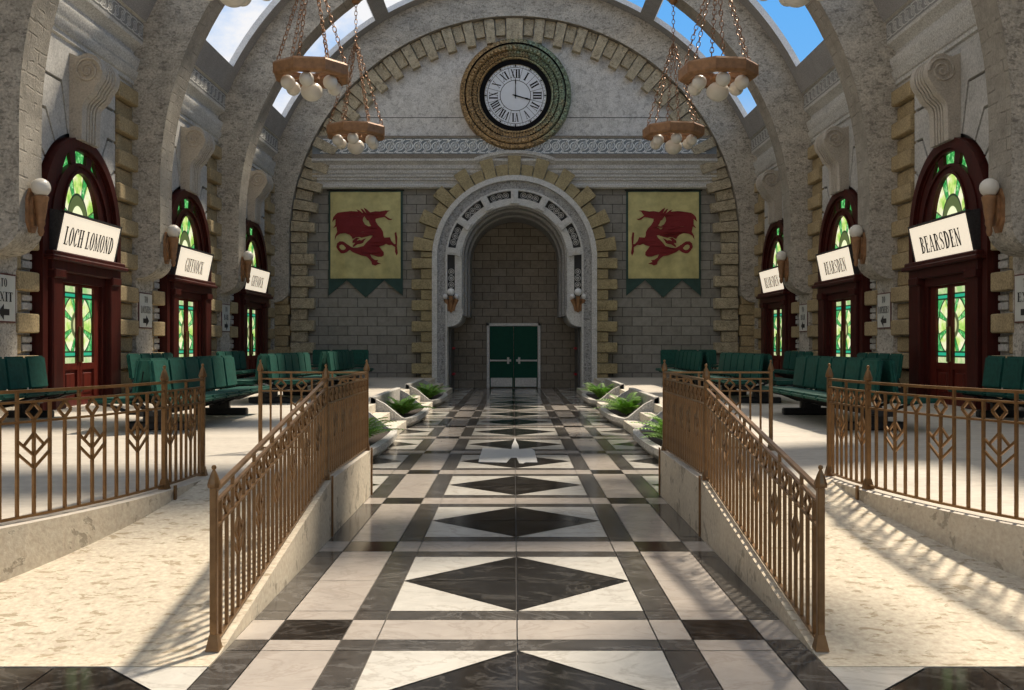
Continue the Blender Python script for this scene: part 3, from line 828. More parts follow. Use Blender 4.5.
    if ch == 'S':
        pts = [(0.47, 0.80), (0.42, 0.93), (0.29, 0.975), (0.16, 0.93), (0.10, 0.78), (0.15, 0.64), (0.28, 0.54), (0.41, 0.43), (0.47, 0.27), (0.42, 0.10), (0.28, 0.025), (0.15, 0.07), (0.09, 0.22)]
        wd = [0.04, 0.05, 0.055, 0.08, 0.11, 0.14, 0.155, 0.14, 0.12, 0.08, 0.055, 0.05, 0.04]
        L = []
        for i in range(len(pts) - 1):
            a, b2 = Vector(pts[i]), Vector(pts[i + 1]); d = (b2 - a).normalized(); n = Vector((-d.y, d.x))
            L.append([tuple(a + n * wd[i] / 2), tuple(a - n * wd[i] / 2), tuple(b2 - n * wd[i + 1] / 2), tuple(b2 + n * wd[i + 1] / 2)])
        return 0.56, L + [rect(0.44, 0.70, 0.49, 0.99), rect(0.07, 0.01, 0.12, 0.31)]
    return 0.4, []
def write(mb, text, width, height, fn, m=0, gap=0.05):
    """centred text; fn(u, v) -> xyz"""
    W = sum(glyph(c)[0] + gap for c in text) - gap
    k = width / W; x = -width / 2
    for c in text:
        w, L = glyph(c)
        for pl in L:
            mb.add([fn(x + u * k, (v - 0.5) * height) for u, v in pl], [tuple(range(len(pl)))], m)
        x += (w + gap) * k

# ------------------------------------------------------------------ doors with fanlights (local frame: +x out of the wall, y across)
def make_door(idx, label):
    r = thing('door_%d' % idx, label, 'door', kind=ST)
    zc = 3.72
    yz = lambda u, v, w: (w, u, v)
    def ringx(mb, r0, r1, x0, x1, a0, a1, n, c=zc, m=0, sx=1.0, sz=1.0):
        V = []; F = []
        for i in range(n + 1):
            a = a0 + (a1 - a0) * i / n
            for rr, x in ((r0, x0), (r1, x0), (r1, x1), (r0, x1)):
                V.append((x, rr * cos(a) * sx, c + rr * sin(a) * sz))
        for i in range(n):
            p, q = i * 4, i * 4 + 4
            for k in range(4): F.append((p + k, p + (k + 1) % 4, q + (k + 1) % 4, q + k))
        F += [(0, 1, 2, 3), (n * 4 + 3, n * 4 + 2, n * 4 + 1, n * 4)]
        mb.add(V, F, m)
    # frame
    b = MB()
    ringx(b, 1.48, 1.66, 0.0, 0.22, 0, pi, 40)
    ringx(b, 1.42, 1.50, 0.0, 0.16, 0, pi, 40)
    for sg in (-1, 1):
        b.box(0, 0.22, sg * 1.48, sg * 1.66, P, zc)
        b.box(0, 0.16, sg * 1.30, sg * 1.50, P, zc)
        b.box(0, 0.28, sg * 1.02, sg * 1.40, P, 2.86, 0, 0.02)
        b.box(0, 0.33, sg * 1.00, sg * 1.43, P, 0.80, 0, 0.02)
        b.box(0, 0.33, sg * 1.00, sg * 1.43, 2.74, 2.90, 0, 0.02)
        b.box(0, 0.17, sg * 0.86, sg * 1.04, P, 2.9)
    b.box(0, 0.30, -1.45, 1.45, 2.86, 3.06, 0, 0.02)
    b.box(0, 0.40, -1.62, 1.62, 3.04, 3.12, 0, 0.02)
    b.box(0, 0.36, -1.55, 1.55, 3.10, 3.20, 0, 0.02)
    b.box(0, 0.20, -0.9, 0.9, 2.70, 2.9)
    b.build('door_frame', M['wood'], r, smooth=30)
    # tympanum board with pane openings, built as strips round the openings
    b = MB()
    def fan_edge(a):          # pointed-ish oval of the main fanlight
        return (0.72 * cos(a), 3.76 + 0.98 * sin(a))
    n = 36
    # ring between the main light and the small lights
    V = []; F = []
    for i in range(n + 1):
        a = pi * i / n
        p = fan_edge(a); q = (1.17 * cos(a), zc + 1.17 * sin(a))
        for (u, v), x in ((p, 0.04), (q, 0.04), (q, 0.13), (p, 0.13)): V.append((x, u, v))
    for i in range(n):
        p, q = i * 4, i * 4 + 4
        for k in range(4): F.append((p + k, p + (k + 1) % 4, q + (k + 1) % 4, q + k))
    b.add(V, F)
    ringx(b, 1.15, 1.20, 0.04, 0.17, 0, pi, 36)
    V = [];
    b.box(0.02, 0.13, -1.18, -0.72, 3.15, 3.76); b.box(0.02, 0.13, 0.72, 1.18, 3.15, 3.76)
    b.box(0.02, 0.13, -0.74, 0.74, 3.15, 3.22)
    ringx(b, 0.98, 1.04, 0.10, 0.165, 0, pi, 36, 3.76, sx=0.75, sz=1.0)
    # small-light ring: solid wedges between three openings
    for a0, a1 in ((0, 49), (70, 80), (100, 110), (131, 180)):
        ringx(b, 1.18, 1.44, 0.02, 0.14, radians(a0), radians(a1), 12)
    for sg in (-1, 1):
        b.box(0.02, 0.13, sg * 1.17, sg * 1.44, 3.15, 3.74)
    # taper the two outer lights with corner fillets
    for sg in (-1, 1):
        A = [radians(90 + sg * d) for d in (20, 41, 41)]
        pts = [(1.43, radians(90 + sg * 20)), (1.43, radians(90 + sg * 30)), (1.43, radians(90 + sg * 41)), (1.28, radians(90 + sg * 41))]
        pts = [(1.44, radians(90 + sg * 22)), (1.44, radians(90 + sg * 32)), (1.44, radians(90 + sg * 42)), (1.20, radians(90 + sg * 42)), (1.28, radians(90 + sg * 34))]
        b.prism([(rr * cos(a), zc + rr * sin(a)) for rr, a in pts], 0.02, 0.14, yz)
    b.build('fanlight_frame', M['wood'], r, smooth=30)
    # fanlight glass
    b = MB()
    pts = [fan_edge(pi * i / 24) for i in range(25)]
    b.prism([(0.72, 3.2)] + pts + [(-0.72, 3.2)], 0.05, 0.08, yz)
    b.build('fanlight_glass', M['glassf'], r)
    for k, (a0, a1) in enumerate(((49, 70), (80, 100), (110, 131))):
        b = MB(); ringx(b, 1.18, 1.44, 0.05, 0.08, radians(a0), radians(a1), 6)
        b.build('fanlight_pane', M['glassf'], r)
    # two leaves
    for sg in (-1, 1):
        b = MB()
        y0, y1 = 0.012, 0.86
        b.box(0.03, 0.12, sg * y0, sg * 0.11, P, 2.72); b.box(0.03, 0.12, sg * 0.61, sg * y1, P, 2.72)
        b.box(0.03, 0.12, sg * 0.1, sg * 0.62, 2.65, 2.72); b.box(0.03, 0.12, sg * 0.1, sg * 0.62, P, 0.62)
        b.box(0.03, 0.12, sg * 0.1, sg * 0.62, 1.13, 1.25); b.box(0.03, 0.085, sg * 0.1, sg * 0.62, 0.6, 1.15)
        b.box(0.03, 0.105, sg * 0.18, sg * 0.54, 0.69, 1.07, 0, 0.015)
        lf = b.build('door_leaf', M['woodl'], r)
        b = MB(); b.box(0.055, 0.075, sg * 0.108, sg * 0.612, 1.248, 2.652)
        b.build('stained_pane', M['glassd'], lf)
        b = MB(); b.box(0.12, 0.16, sg * 0.035, sg * 0.075, 1.27, 1.92, 0, 0.008)
        b.build('pull_handle', M['brass'], lf)
    return r
names = ['LOCH LOMOND', 'GIFFNOCK', 'GIFFNOCK', 'BEARSDEN', 'BEARSDEN', 'BEARSDEN']
ordw = ['nearest', 'middle', 'farthest']
d0 = make_door(1, 'nearest mahogany door on the left, green stained glass, under the LOCH LOMOND sign')
d0.location = (-XW, BAYS[0], 0)
for i in range(1, 6):
    sd = -1 if i < 3 else 1; k = i % 3
    d = dup(d0, (sd * XW, BAYS[k], 0), 0 if sd < 0 else pi,
            '%s mahogany door on the %s wall, green stained glass, under a %s sign' % (ordw[k], side_name[sd], names[i]))
    d.name = 'door_%d' % (i + 1)

# ---- lit box signs
def make_sign(text, width, mat, label, loc, rz):
    r = thing('station_sign', label, 'sign', loc, rz, 'lit destination signs over the doors')
    A = Vector((0.22, 3.11)); B = Vector((0.38, 3.89))        # face bottom and top (x, z)
    up = (B - A).normalized(); nrm = Vector((up.y, -up.x))
    b = MB()
    C = B - nrm * 0.24; D = A - nrm * 0.24
    b.prism([tuple(A), tuple(B), tuple(C), tuple(D)], -1.25, 1.25, lambda u, v, w: (u, w, v))
    H = (B - A).length
    def on(u, v, d): q = A + up * (v + H / 2) + nrm * d; return (q.x, u, q.y)
    for u0, u1, v0, v1 in ((-1.27, 1.27, H / 2 - 0.025, H / 2 + 0.02), (-1.27, 1.27, -H / 2 - 0.02, -H / 2 + 0.025), (-1.27, -1.235, -H / 2, H / 2), (1.235, 1.27, -H / 2, H / 2)):
        V = [on(u, v, d) for d in (-0.05, 0.02) for u, v in ((u0, v0), (u1, v0), (u1, v1), (u0, v1))]
        b.add(V, [(0, 1, 2, 3), (4, 5, 6, 7), (0, 1, 5, 4), (1, 2, 6, 5), (2, 3, 7, 6), (3, 0, 4, 7)])
    b.build('housing', M['box'], r)
    b = MB()
    V = [on(u, v, d) for d in (-0.01, 0.006) for u, v in ((-1.24, -H / 2 + .02), (1.24, -H / 2 + .02), (1.24, H / 2 - .02), (-1.24, H / 2 - .02))]
    b.add(V, [(0, 1, 2, 3), (4, 5, 6, 7), (0, 1, 5, 4), (1, 2, 6, 5), (2, 3, 7, 6), (3, 0, 4, 7)])
    b.build('lit_panel', M['signlit'], r)
    b = MB(); write(b, text, width, 0.32, lambda u, v: on(u, v, 0.011))
    b.build('lettering', mat, r, norm=False)
    for sg in (-1, 1):
        b = MB(); b.box(0.02, 0.12, sg * 1.0 - 0.02, sg * 1.0 + 0.02, 3.3, 3.34); b.build('bracket', M['black'], r)
    return r
SG = [('LOCH LOMOND', 2.08, 'ink', 'lit box sign reading LOCH LOMOND over the nearest left door'),
      ('GIFFNOCK', 1.35, 'inkg', 'lit box sign reading GIFFNOCK over the middle left door'),
      ('GIFFNOCK', 1.35, 'inkg', 'lit box sign reading GIFFNOCK over the farthest left door'),
      ('BEARSDEN', 1.72, 'ink', 'lit box sign reading BEARSDEN over the nearest right door'),
      ('BEARSDEN', 1.6, 'inkg', 'lit box sign reading BEARSDEN over the middle right door'),
      ('BEARSDEN', 1.6, 'inkg', 'lit box sign reading BEARSDEN over the farthest right door')]
for i, (tx, wd, mt, lb) in enumerate(SG):
    sd = -1 if i < 3 else 1
    make_sign(tx, wd, M[mt], lb, (sd * XW, BAYS[i % 3], 0), 0 if sd < 0 else pi)

# ---- enamel direction signs on the pilasters
def make_notice(l2, arrow, label, loc, rz):
    r = thing('direction_sign', label, 'sign', loc, rz, 'enamel direction signs on the pilasters')
    b = MB(); b.box(0.001, 0.02, -0.385, 0.385, -0.385, 0.385, 0)
    b.build('frame', M['signr'], r)
    b = MB(); b.box(0.005, 0.026, -0.36, 0.36, -0.36, 0.36); b.build('panel', M['signw'], r)
    b = MB()
    f = lambda u, v: (0.03, u, v)
    write(b, 'TO', 0.2, 0.13, lambda u, v: f(u, v + 0.24))
    b.build('heading', M['ink'], r, norm=False); b = MB()
    write(b, l2, 0.14 * len(l2) if len(l2) < 5 else 0.6, 0.15, lambda u, v: f(u, v + 0.02))
    b.build('lettering', M['ink'], r, norm=False)
    a = arrow; b = MB()
    pl = [(-0.17, -0.27), (-0.17, -0.17), (0.0, -0.17), (0.0, -0.09), (0.17, -0.22), (0.0, -0.35), (0.0, -0.27)]
    b.add([f(a * u, v) for u, v in pl], [tuple(range(7))])
    b.build('arrow', M['ink'], r, norm=False)
ylp = [15.52, 21.52, 27.52]
NT_ = [('EXIT', -1, 'white enamel sign reading TO EXIT'), ('LOCKERS', 1, 'white enamel sign reading TO LOCKERS'), ('BAR', 1, 'white enamel sign reading TO BAR')]
for i in range(6):
    sd = -1 if i < 3 else 1; k = i % 3
    l2, ar, lb = NT_[k]
    make_notice(l2, ar if sd < 0 else -ar, lb + ' on the %s pilaster of the %s wall' % (ordw[k], side_name[sd]), (sd * 7.998, ylp[k], 2.32), 0 if sd < 0 else pi)

# ---- scrolled keystones above the doors
def make_console(label, loc, rz):
    r = thing('scroll_keystone', label, 'keystone', loc, rz, 'scrolled keystones above the doors')
    # side profile (x out of the wall, z)
    def prof(e):
        P_ = [(0.0, 5.30), (0.22 - e, 5.30)]
        for i in range(13):           # S curve up to the volute
            t = i / 12; z = 5.30 + 0.92 * t
            x = 0.22 + 0.02 * t + 0.22 * (1 / (1 + math.exp(-(t - 0.84) * 20)))
            P_.append((x - e, z))
        for i in range(1, 14):        # volute head
            a = radians(-62 + i * 14.5); P_.append((0.33 + (0.27 - e) * cos(a), 6.54 + (0.31 - e) * sin(a)))
        P_ += [(0.0, 6.86 - e)]
        return P_
    b = MB()
    f = lambda u, v, w: (u, w, v)
    b.prism(prof(0), -0.40, -0.20, f); b.prism(prof(0), 0.20, 0.40, f)
    for y0, y1 in ((-0.155, -0.085), (-0.035, 0.035), (0.085, 0.155)): b.prism(prof(0.005), y0, y1, f)
    b.prism(prof(0.11), -0.21, 0.21, f)
    b.prism([(0.0, 6.3), (0.52, 6.36), (0.58, 6.54), (0.53, 6.70), (0.36, 6.83), (0.0, 6.86)], -0.21, 0.21, f)
    b.build('scroll_body', M['console'], r, smooth=35)
    for sg in (-1, 1):
        b = MB()
        pts = []
        for i in range(56):
            a = i * 0.26; rr = 0.245 - 0.0042 * i
            pts.append((0.33 + rr * cos(a), sg * 0.412, 6.54 + rr * sin(a)))
        b.tube(pts, 0.027, 6)
        b.build('volute', M['console'], r, smooth=60)
    return r
k0 = None
for i in range(6):
    sd = -1 if i < 3 else 1; k = i % 3
    lb = 'scrolled stone keystone above the %s door of the %s wall' % (ordw[k], side_name[sd])
    loc = (sd * (XW - 0.10), BAYS[k], 0); rz = 0 if sd < 0 else pi
    if k0 is None: k0 = make_console(lb, loc, rz)
    else: dup(k0, loc, rz, lb)

# ---- globe sconces on the piers
def make_sconce(label, loc, rz):
    r = thing('wall_lamp', label, 'lamp', loc, rz, 'single globe lamps on the rib piers')
    b = MB()
    pl = [(-0.07, -0.34), (0.07, -0.34), (0.17, -0.18), (0.17, 0.18), (0.07, 0.34), (-0.07, 0.34), (-0.17, 0.18), (-0.17, -0.18)]
    b.prism(pl, 0.0, 0.04, lambda u, v, w: (w, u, v + 3.66))
    b.prism([(u * 0.6, v * 0.7) for u, v in pl], 0.03, 0.08, lambda u, v, w: (w, u, v + 3.66))
    b.build('back_plate', M['copper'], r)
    b = MB(); b.tube([(0.04, 0, 3.66), (0.1, 0, 3.64), (0.14, 0, 3.66)], [0.06, 0.045, 0.05], 8); b.build('arm', M['copper'], r, smooth=60)
    b = MB()
    b.lathe([(0.001, 3.26), (0.03, 3.28), (0.05, 3.34), (0.04, 3.40), (0.065, 3.46), (0.06, 3.52), (0.085, 3.66), (0.10, 3.80), (0.115, 3.84), (0.115, 3.88), (0.09, 3.90), (0.001, 3.90)], 12, lambda x, y, z: (x + 0.16, y, z))
    b.build('torch_cup', M['copper'], r, smooth=40)
    b = MB(); b.ball((0.16, 0, 4.02), 0.145, 20, 12); b.build('globe', M['globe'], r, smooth=180)
    return r
s0 = None
for i in range(6):
    sd = -1 if i < 3 else 1; k = i % 3
    lb = 'white globe torch lamp on the %s stone pier of the %s wall' % (ordw[k], side_name[sd])
    loc = (sd * 7.5, [15.41, 21.41, 27.41][k], 0); rz = 0 if sd < 0 else pi
    if s0 is None: s0 = make_sconce(lb, loc, rz)
    else: dup(s0, loc, rz, lb)
# triple lamps on the portal
def make_triple(label, loc):
    r = thing('portal_lamp', label, 'lamp', loc, 0, 'three-globe lamps beside the portal')
    b = MB(); b.box(-0.13, 0.13, -0.03, 0.03, -0.38, 0.05, 0, 0.02); b.build('back_plate', M['copper'], r)
    b = MB()
    for x, y, t in ((0, -0.17, 0.16), (-0.19, -0.10, 0.06), (0.19, -0.10, 0.06)):
        b.tube([(x * 0.35, -0.08, -0.36), (x * 0.6, y * 0.8, -0.15), (x, y, t - 0.03)], [0.05, 0.06, 0.075], 8)
    b.tube([(0, 0, -0.3), (0, -0.1, -0.36)], 0.06, 8)
    b.build('torch_cups', M['copper'], r, smooth=50)
    for x, y, z, rr in ((0, -0.17, 0.27, 0.125), (-0.19, -0.10, 0.13, 0.085), (0.19, -0.10, 0.13, 0.085)):
        b = MB(); b.ball((x, y, z), rr, 16, 10); b.build('globe', M['globew'], r, smooth=180)
    return r
for sg in (-1, 1):
    make_triple('tan lamp with three white globes on the %s jamb of the portal' % side_name[sg], (sg * 2.115, YB - 0.24, 3.06))

# ---- green double door at the end
def end_door():
    r = thing('door_7', 'green double door with push bars at the end of the arched recess', 'door', (-0.03, 36.2, 0), 0, None, ST)
    b = MB()
    for sg in (-1, 1): b.box(sg * 0.87, sg * 0.98, -0.09, 0.0, 0, 2.36, 0, 0.01)
    b.box(-0.98, 0.98, -0.09, 0.0, 2.25, 2.36, 0, 0.01)
    f = b.build('door_frame', M['steel'], r)
    for sg in (-1, 1):
        b = MB(); b.box(sg * 0.012, sg * 0.865, -0.05, -0.005, 0.03, 2.245, 0, 0.006); lf = b.build('door_leaf', M['doorg'], r)
        b = MB(); b.box(sg * 0.05, sg * 0.83, -0.062, -0.045, 0.05, 0.37, 0, 0.004); b.build('kick_plate', M['steel'], lf)
        b = MB()
        b.box(sg * 0.1, sg * 0.86, -0.11, -0.08, 0.97, 1.03, 0, 0.008); b.box(sg * 0.16, sg * 0.24, -0.12, -0.045, 0.88, 1.12, 0, 0.01)
        b.box(sg * 0.09, sg * 0.17, -0.12, -0.045, 0.96, 1.04, 0, 0.01); b.box(sg * 0.82, sg * 0.86, -0.1, -0.045, 0.96, 1.04, 0, 0.005)
        b.build('push_bar', M['steel'], lf)
end_door()

# ---- clock
def clock():
    r = thing('wall_clock', 'huge round clock with a gilt and verdigris rim on the end wall', 'clock', (0.03, YB - 0.06, 9.93))
    b = MB()
    f = lambda x, y, z: (x, -z, y)      # lathe axis towards the camera
    prof = [(1.02, 0.02), (1.04, 0.10), (1.20, 0.12), (1.22, 0.17), (1.27, 0.19), (1.30, 0.15), (1.36, 0.20), (1.42, 0.25), (1.46, 0.22), (1.52, 0.28), (1.60, 0.33), (1.66, 0.30), (1.70, 0.36), (1.78, 0.35), (1.85, 0.27), (1.87, 0.16), (1.87, 0.0), (1.02, 0.0), (1.02, 0.02)]
    b.lathe(prof, 96, f)
    n = len(prof)
    b.m = [0] * len(b.f)
    for i in range(len(b.f)):
        q = i % (n - 1)
        if q in (1,) : b.m[i] = 1
        if q in (7, 11, 4): b.m[i] = 1
    for rr, zz, N, h, w in ((1.34, 0.19, 84, 0.05, 0.055), (1.56, 0.32, 72, 0.07, 0.08), (1.76, 0.34, 96, 0.06, 0.07), (1.40, 0.24, 96, 0.04, 0.05)):
        for i in range(N):
            a = 2 * pi * i / N; c, s_ = cos(a), sin(a)
            V = [(c * (rr + dr) - s_ * dt, -(zz + dz), s_ * (rr + dr) + c * dt) for dz in (-0.03, 0.025) for dr, dt in ((-h, -w / 2), (h, -w / 2), (h, w / 2), (-h, w / 2))]
            b.add(V, [(0, 1, 2, 3), (4, 5, 6, 7), (0, 1, 5, 4), (1, 2, 6, 5), (2, 3, 7, 6), (3, 0, 4, 7)])
    b.build('rim', [M['clockr'], M['clockb']], r, smooth=40)
    b = MB(); b.lathe([(0.001, 0.06), (1.05, 0.06), (1.05, 0.0)], 64, f); b.build('dial', M['clockw'], r)
    b = MB()
    def ringf(r0, r1, d=0.064, N=96):
        for i in range(N):
            p, q = 2 * pi * i / N, 2 * pi * (i + 1) / N
            b.add([(rr * cos(a), -d, rr * sin(a)) for rr, a in ((r0, p), (r1, p), (r1, q), (r0, q))], [(0, 1, 2, 3)])
    ringf(0.50, 0.52); ringf(0.935, 0.95)
    def rad(a, r0, r1, w, d=0.064):
        c, s_ = sin(a), cos(a)
        b.add([(c * rr + s_ * t, -d, s_ * rr - c * t) for rr, t in ((r0, -w), (r0, w), (r1, w), (r1, -w))], [(0, 1, 2, 3)])
    for i in range(60):
        rad(2 * pi * (i + 0.5) / 60, 0.97, 1.01, 0.008)
    for i in range(12):
        rad(2 * pi * (i + 0.5) / 12, 0.52, 0.935, 0.006); rad(2 * pi * i / 12, 0.96, 1.04, 0.02)
    for i, tx in enumerate(['XII', 'I', 'II', 'III', 'IV', 'V', 'VI', 'VII', 'VIII', 'IX', 'X', 'XI']):
        a = 2 * pi * i / 12; c, s_ = sin(a), cos(a)
        wd = min(0.36, 0.11 * sum({'I': 0.8, 'V': 1.3, 'X': 1.4}[q] for q in tx))
        write(b, tx, wd, 0.29, lambda u, v: (c * (0.735 + v) + s_ * u, -0.065, s_ * (0.735 + v) - c * u), gap=0.02)
    b.build('numerals', M['clockb'], r, norm=False)
    def hand(nm, a, L, w):
        b = MB(); c, s_ = sin(a), cos(a)
        pl = [(-0.1, -w * .6), (0, -w), (L * 0.55, -w * 0.8), (L * 0.75, -w * 1.5), (L, 0), (L * 0.75, w * 1.5), (L * 0.55, w * 0.8), (0, w), (-0.1, w * .6)]
        b.prism([(c * q + s_ * t, s_ * q - c * t) for q, t in pl], -0.085, -0.07, lambda u, v, ww: (u, ww, v))
        b.build(nm, M['clockb'], r)
    hand('minute_hand', 0.01, 0.62, 0.014); hand('hour_hand', radians(106), 0.56, 0.02)
clock()
# ------------------------------------------------------------------ banners
DR_BODY = [(10, 262), (22, 215), (45, 188), (68, 172), (120, 164), (200, 155), (268, 160), (250, 138), (278, 147), (318, 178), (292, 130), (312, 136), (348, 176), (322, 120), (350, 135), (386, 166), (440, 156), (482, 160), (540, 149), (586, 151), (560, 164), (546, 186), (532, 198), (560, 218), (585, 232), (610, 232), (592, 245), (566, 242), (530, 214), (482, 222), (440, 232), (442, 258), (466, 296), (496, 326), (516, 362), (520, 402), (530, 418), (585, 414), (596, 450), (626, 482), (640, 480), (636, 440), (630, 372), (645, 358), (657, 420), (652, 500), (661, 570), (650, 597), (634, 560), (634, 512), (602, 490), (572, 492), (545, 480), (520, 494), (478, 504), (496, 530), (522, 562), (524, 592), (500, 606), (460, 606), (420, 592), (386, 582), (402, 616), (432, 636), (466, 640), (452, 658), (496, 676), (458, 682), (438, 694), (404, 682), (400, 656), (372, 622), (346, 602), (300, 594), (258, 578), (214, 560), (186, 538), (168, 520), (150, 490), (170, 488), (206, 512), (222, 518), (262, 516), (322, 500), (345, 470), (392, 424), (410, 398), (392, 394), (352, 408), (300, 420), (284, 412), (250, 414), (214, 432), (206, 412), (184, 390), (142, 374), (92, 380), (56, 400), (36, 440), (40, 400), (62, 360), (52, 308), (18, 326), (44, 288), (44, 232)]
DR_HOLES = [[(330, 206), (350, 236), (352, 244), (372, 250), (380, 278), (396, 300), (372, 306), (336, 286), (316, 252), (318, 226)]]
DR_FEATHER = [[(216, 446), (250, 418), (286, 424), (262, 438), (256, 450), (284, 440), (300, 446), (326, 430), (350, 424), (330, 446), (318, 470), (296, 480), (262, 484), (222, 512), (214, 500), (240, 470), (212, 470)]]
DR_TAIL = [[(186, 540), (160, 562), (128, 574), (100, 572), (74, 546), (52, 512), (60, 474), (86, 454), (122, 456), (150, 474), (176, 496), (200, 520)],
           [(150, 520), (128, 494), (106, 486), (86, 494), (84, 516), (100, 536), (122, 542), (142, 534)]]
def dz(p): return ((330 + p[0] / 9.857 - 364.5) * 0.03345, 1.6 - (195 + p[1] / 9.857 - 344) * 0.03345)
def wave(u, z): return 0.035 * sin(u * 4.2 + 0.6) * (0.35 + 0.65 * (6.75 - z) / 3) + 0.015 * sin(u * 9 + z)
def make_banner(label, xc, flip):
    r = thing('banner', label, 'banner', (xc, YB, 0), 0, 'dragon banners on the end wall')
    yo = -0.10
    def cloth(name, outline, mat, off, nu=26, nv=18):
        """outline: (top z, bottom z fn(u), half width)"""
        zt, zb, hw = outline
        b = MB(); V = []; F = []
        for side in (0, 0.012):
            for j in range(nv + 1):
                for i in range(nu + 1):
                    u = -hw + 2 * hw * i / nu; zz = zt + (zb(u) - zt) * j / nv
                    V.append((u, yo + off + side + wave(u, zz), zz))
        N = (nu + 1) * (nv + 1)
        for j in range(nv):
            for i in range(nu):
                a = j * (nu + 1) + i
                q = (a, a + 1, a + nu + 2, a + nu + 1)
                F.append(q); F.append(tuple(k + N for k in q[::-1]))
        edge = [i for i in range(nu + 1)] + [j * (nu + 1) + nu for j in range(1, nu + 1 - nu + nv)] 
        per = list(range(nu + 1)) + [j * (nu + 1) + nu for j in range(1, nv + 1)] + [nv * (nu + 1) + i for i in range(nu - 1, -1, -1)] + [j * (nu + 1) for j in range(nv - 1, 0, -1)]
        for k in range(len(per)):
            p, q = per[k], per[(k + 1) % len(per)]
            F.append((p, q, q + N, p + N))
        b.add(V, F)
        return b.build(name, mat, r, smooth=60)
    def tail(u):
        t = abs(u) / 1.25
        # three points: middle and both sides
        if t < 0.5: return 3.16 + (3.74 - 3.16) * (t / 0.5)
        return 3.74 + (3.22 - 3.74) * ((t - 0.5) / 0.5)
    cloth('backing', (6.78, tail, 1.25), M['bannerg'], 0.03, 40, 20)
    cloth('field', (6.70, lambda u: 3.80, 1.18), M['banner'], 0.0)
    b = MB()
    sg = -1 if flip else 1
    def tri(loops, d):
        L = [[Vector((*dz(p), 0)) for p in l] for l in loops]
        T = geometry.tessellate_polygon(L); Pn = [p for l in L for p in l]
        bm = bmesh.new(); vs = [bm.verts.new((sg * p.x, 0, p.y)) for p in Pn]
        for t in T:
            try: bm.faces.new([vs[i] for i in t])
            except ValueError: pass
        for _ in range(4):
            es = [e for e in bm.edges if e.calc_length() > 0.14]
            if not es: break
            bmesh.ops.subdivide_edges(bm, edges=es, cuts=1)
        for v in bm.verts: v.co.y = yo - d + wave(v.co.x, v.co.z)
        b.bm(bm)
    tri([DR_BODY] + DR_HOLES, 0.020); tri(DR_TAIL, 0.0205); tri(DR_FEATHER, 0.021)
    b.build('dragon_emblem', M['dragon'], r, norm=False)
    b = MB(); b.tube([(-1.3, -0.07, 6.76), (1.3, -0.07, 6.76)], 0.03, 8); b.build('rod', M['black'], r, smooth=50)
make_banner('yellow banner with red dragon facing right and teal tails on the left of the portal', (364.5 - 514) * 0.03345, False)
make_banner('yellow banner with red dragon facing left and teal tails on the right of the portal', (663.5 - 514) * 0.03345, True)

# ------------------------------------------------------------------ chandeliers
def chain_mesh(mb, p, q, L=0.14, w=0.034, r=0.011):
    p = Vector(p); q = Vector(q); D = q - p; n = max(2, int(D.length / (L * 0.8))); t = D.normalized()
    a = t.cross(Vector((0.3, 0.9, 0.1))).normalized(); c = t.cross(a)
    for i in range(n):
        m = p + D * (i + 0.5) / n
        s_ = a if i % 2 else c
        pts = []
        for k in range(8):
            w_ = 2 * pi * k / 8
            pts.append(m + t * (L / 2) * cos(w_) * (1.0 if abs(cos(w_)) > 0.9 else 1.12) + s_ * w * sin(w_) * 1.2)
        mb.tube(pts, r, 4, 0, True)
def make_chandelier(label, x, y):
    zt = ZC + sqrt(56.25 - x * x)
    r = thing('chandelier', label, 'chandelier', (x, y, 7.43), 0, 'ring chandeliers hung from the rib arches')
    b = MB()
    b.lathe([(0.62, -0.13), (0.66, -0.15), (0.80, -0.145), (0.835, -0.10), (0.84, 0.10), (0.81, 0.145), (0.66, 0.15), (0.62, 0.13), (0.62, -0.13)], 8, a0=radians(22.5 + 8))
    for k in range(8):
        a = radians(22.5 + 8 + 45 * k)
        b.bar((0.842 * cos(a), 0.842 * sin(a), -0.13), (0.842 * cos(a), 0.842 * sin(a), 0.13), 0.012)
    for k in range(3):
        a = radians(30 + 60 * k)
        b.bar((-0.64 * cos(a), -0.64 * sin(a), -0.06), (0.64 * cos(a), 0.64 * sin(a), -0.06), 0.05, 0.04)
    b.build('ring', M['copper'], r)
    b = MB(); b.lathe([(0.001, -0.02), (0.16, -0.06), (0.18, -0.14), (0.10, -0.2), (0.001, -0.2)], 14)
    b.build('hub', M['copper'], r, smooth=40)
    cup = MB(); cup.lathe([(0.001, 0.14), (0.07, 0.13), (0.09, 0.0), (0.001, 0.0)], 10)
    cm = None; gm = None
    for k in range(6):
        a = radians(-90 + 60 * k); p = (0.52 * cos(a), 0.52 * sin(a), -0.27)
        if gm is None:
            g = MB(); g.ball((0, 0, 0), 0.155, 18, 12); o = g.build('globe', M['globe'], r, smooth=180, loc=p); gm = o.data
        else: link('globe', gm, r, p)
    g = MB(); g.ball((0, 0, 0), 0.235, 20, 12, sz=0.9); g.build('globe', M['globe'], r, smooth=180, loc=(0, 0, -0.40))
    top = 9.86 - 7.43
    for k in range(6):
        a = radians(-60 + 60 * k + 8); b = MB()
        chain_mesh(b, (0.74 * cos(a), 0.74 * sin(a), 0.14), (0.03 * cos(a), 0.03 * sin(a), top))
        b.build('chain', M['chain'], r, smooth=60)
    b = MB(); chain_mesh(b, (0, 0, top - 0.03), (0, 0, zt - 7.43 - 0.1)); b.build('chain', M['chain'], r, smooth=60)
    b = MB(); b.lathe([(0.001, -0.16), (0.06, -0.15), (0.13, -0.08), (0.15, 0.06), (0.001, 0.06)], 12, lambda x_, y_, z_: (x_, y_, z_ + zt - 7.43 + 0.01))
    b.build('canopy', M['copper'], r, smooth=40)
    return r
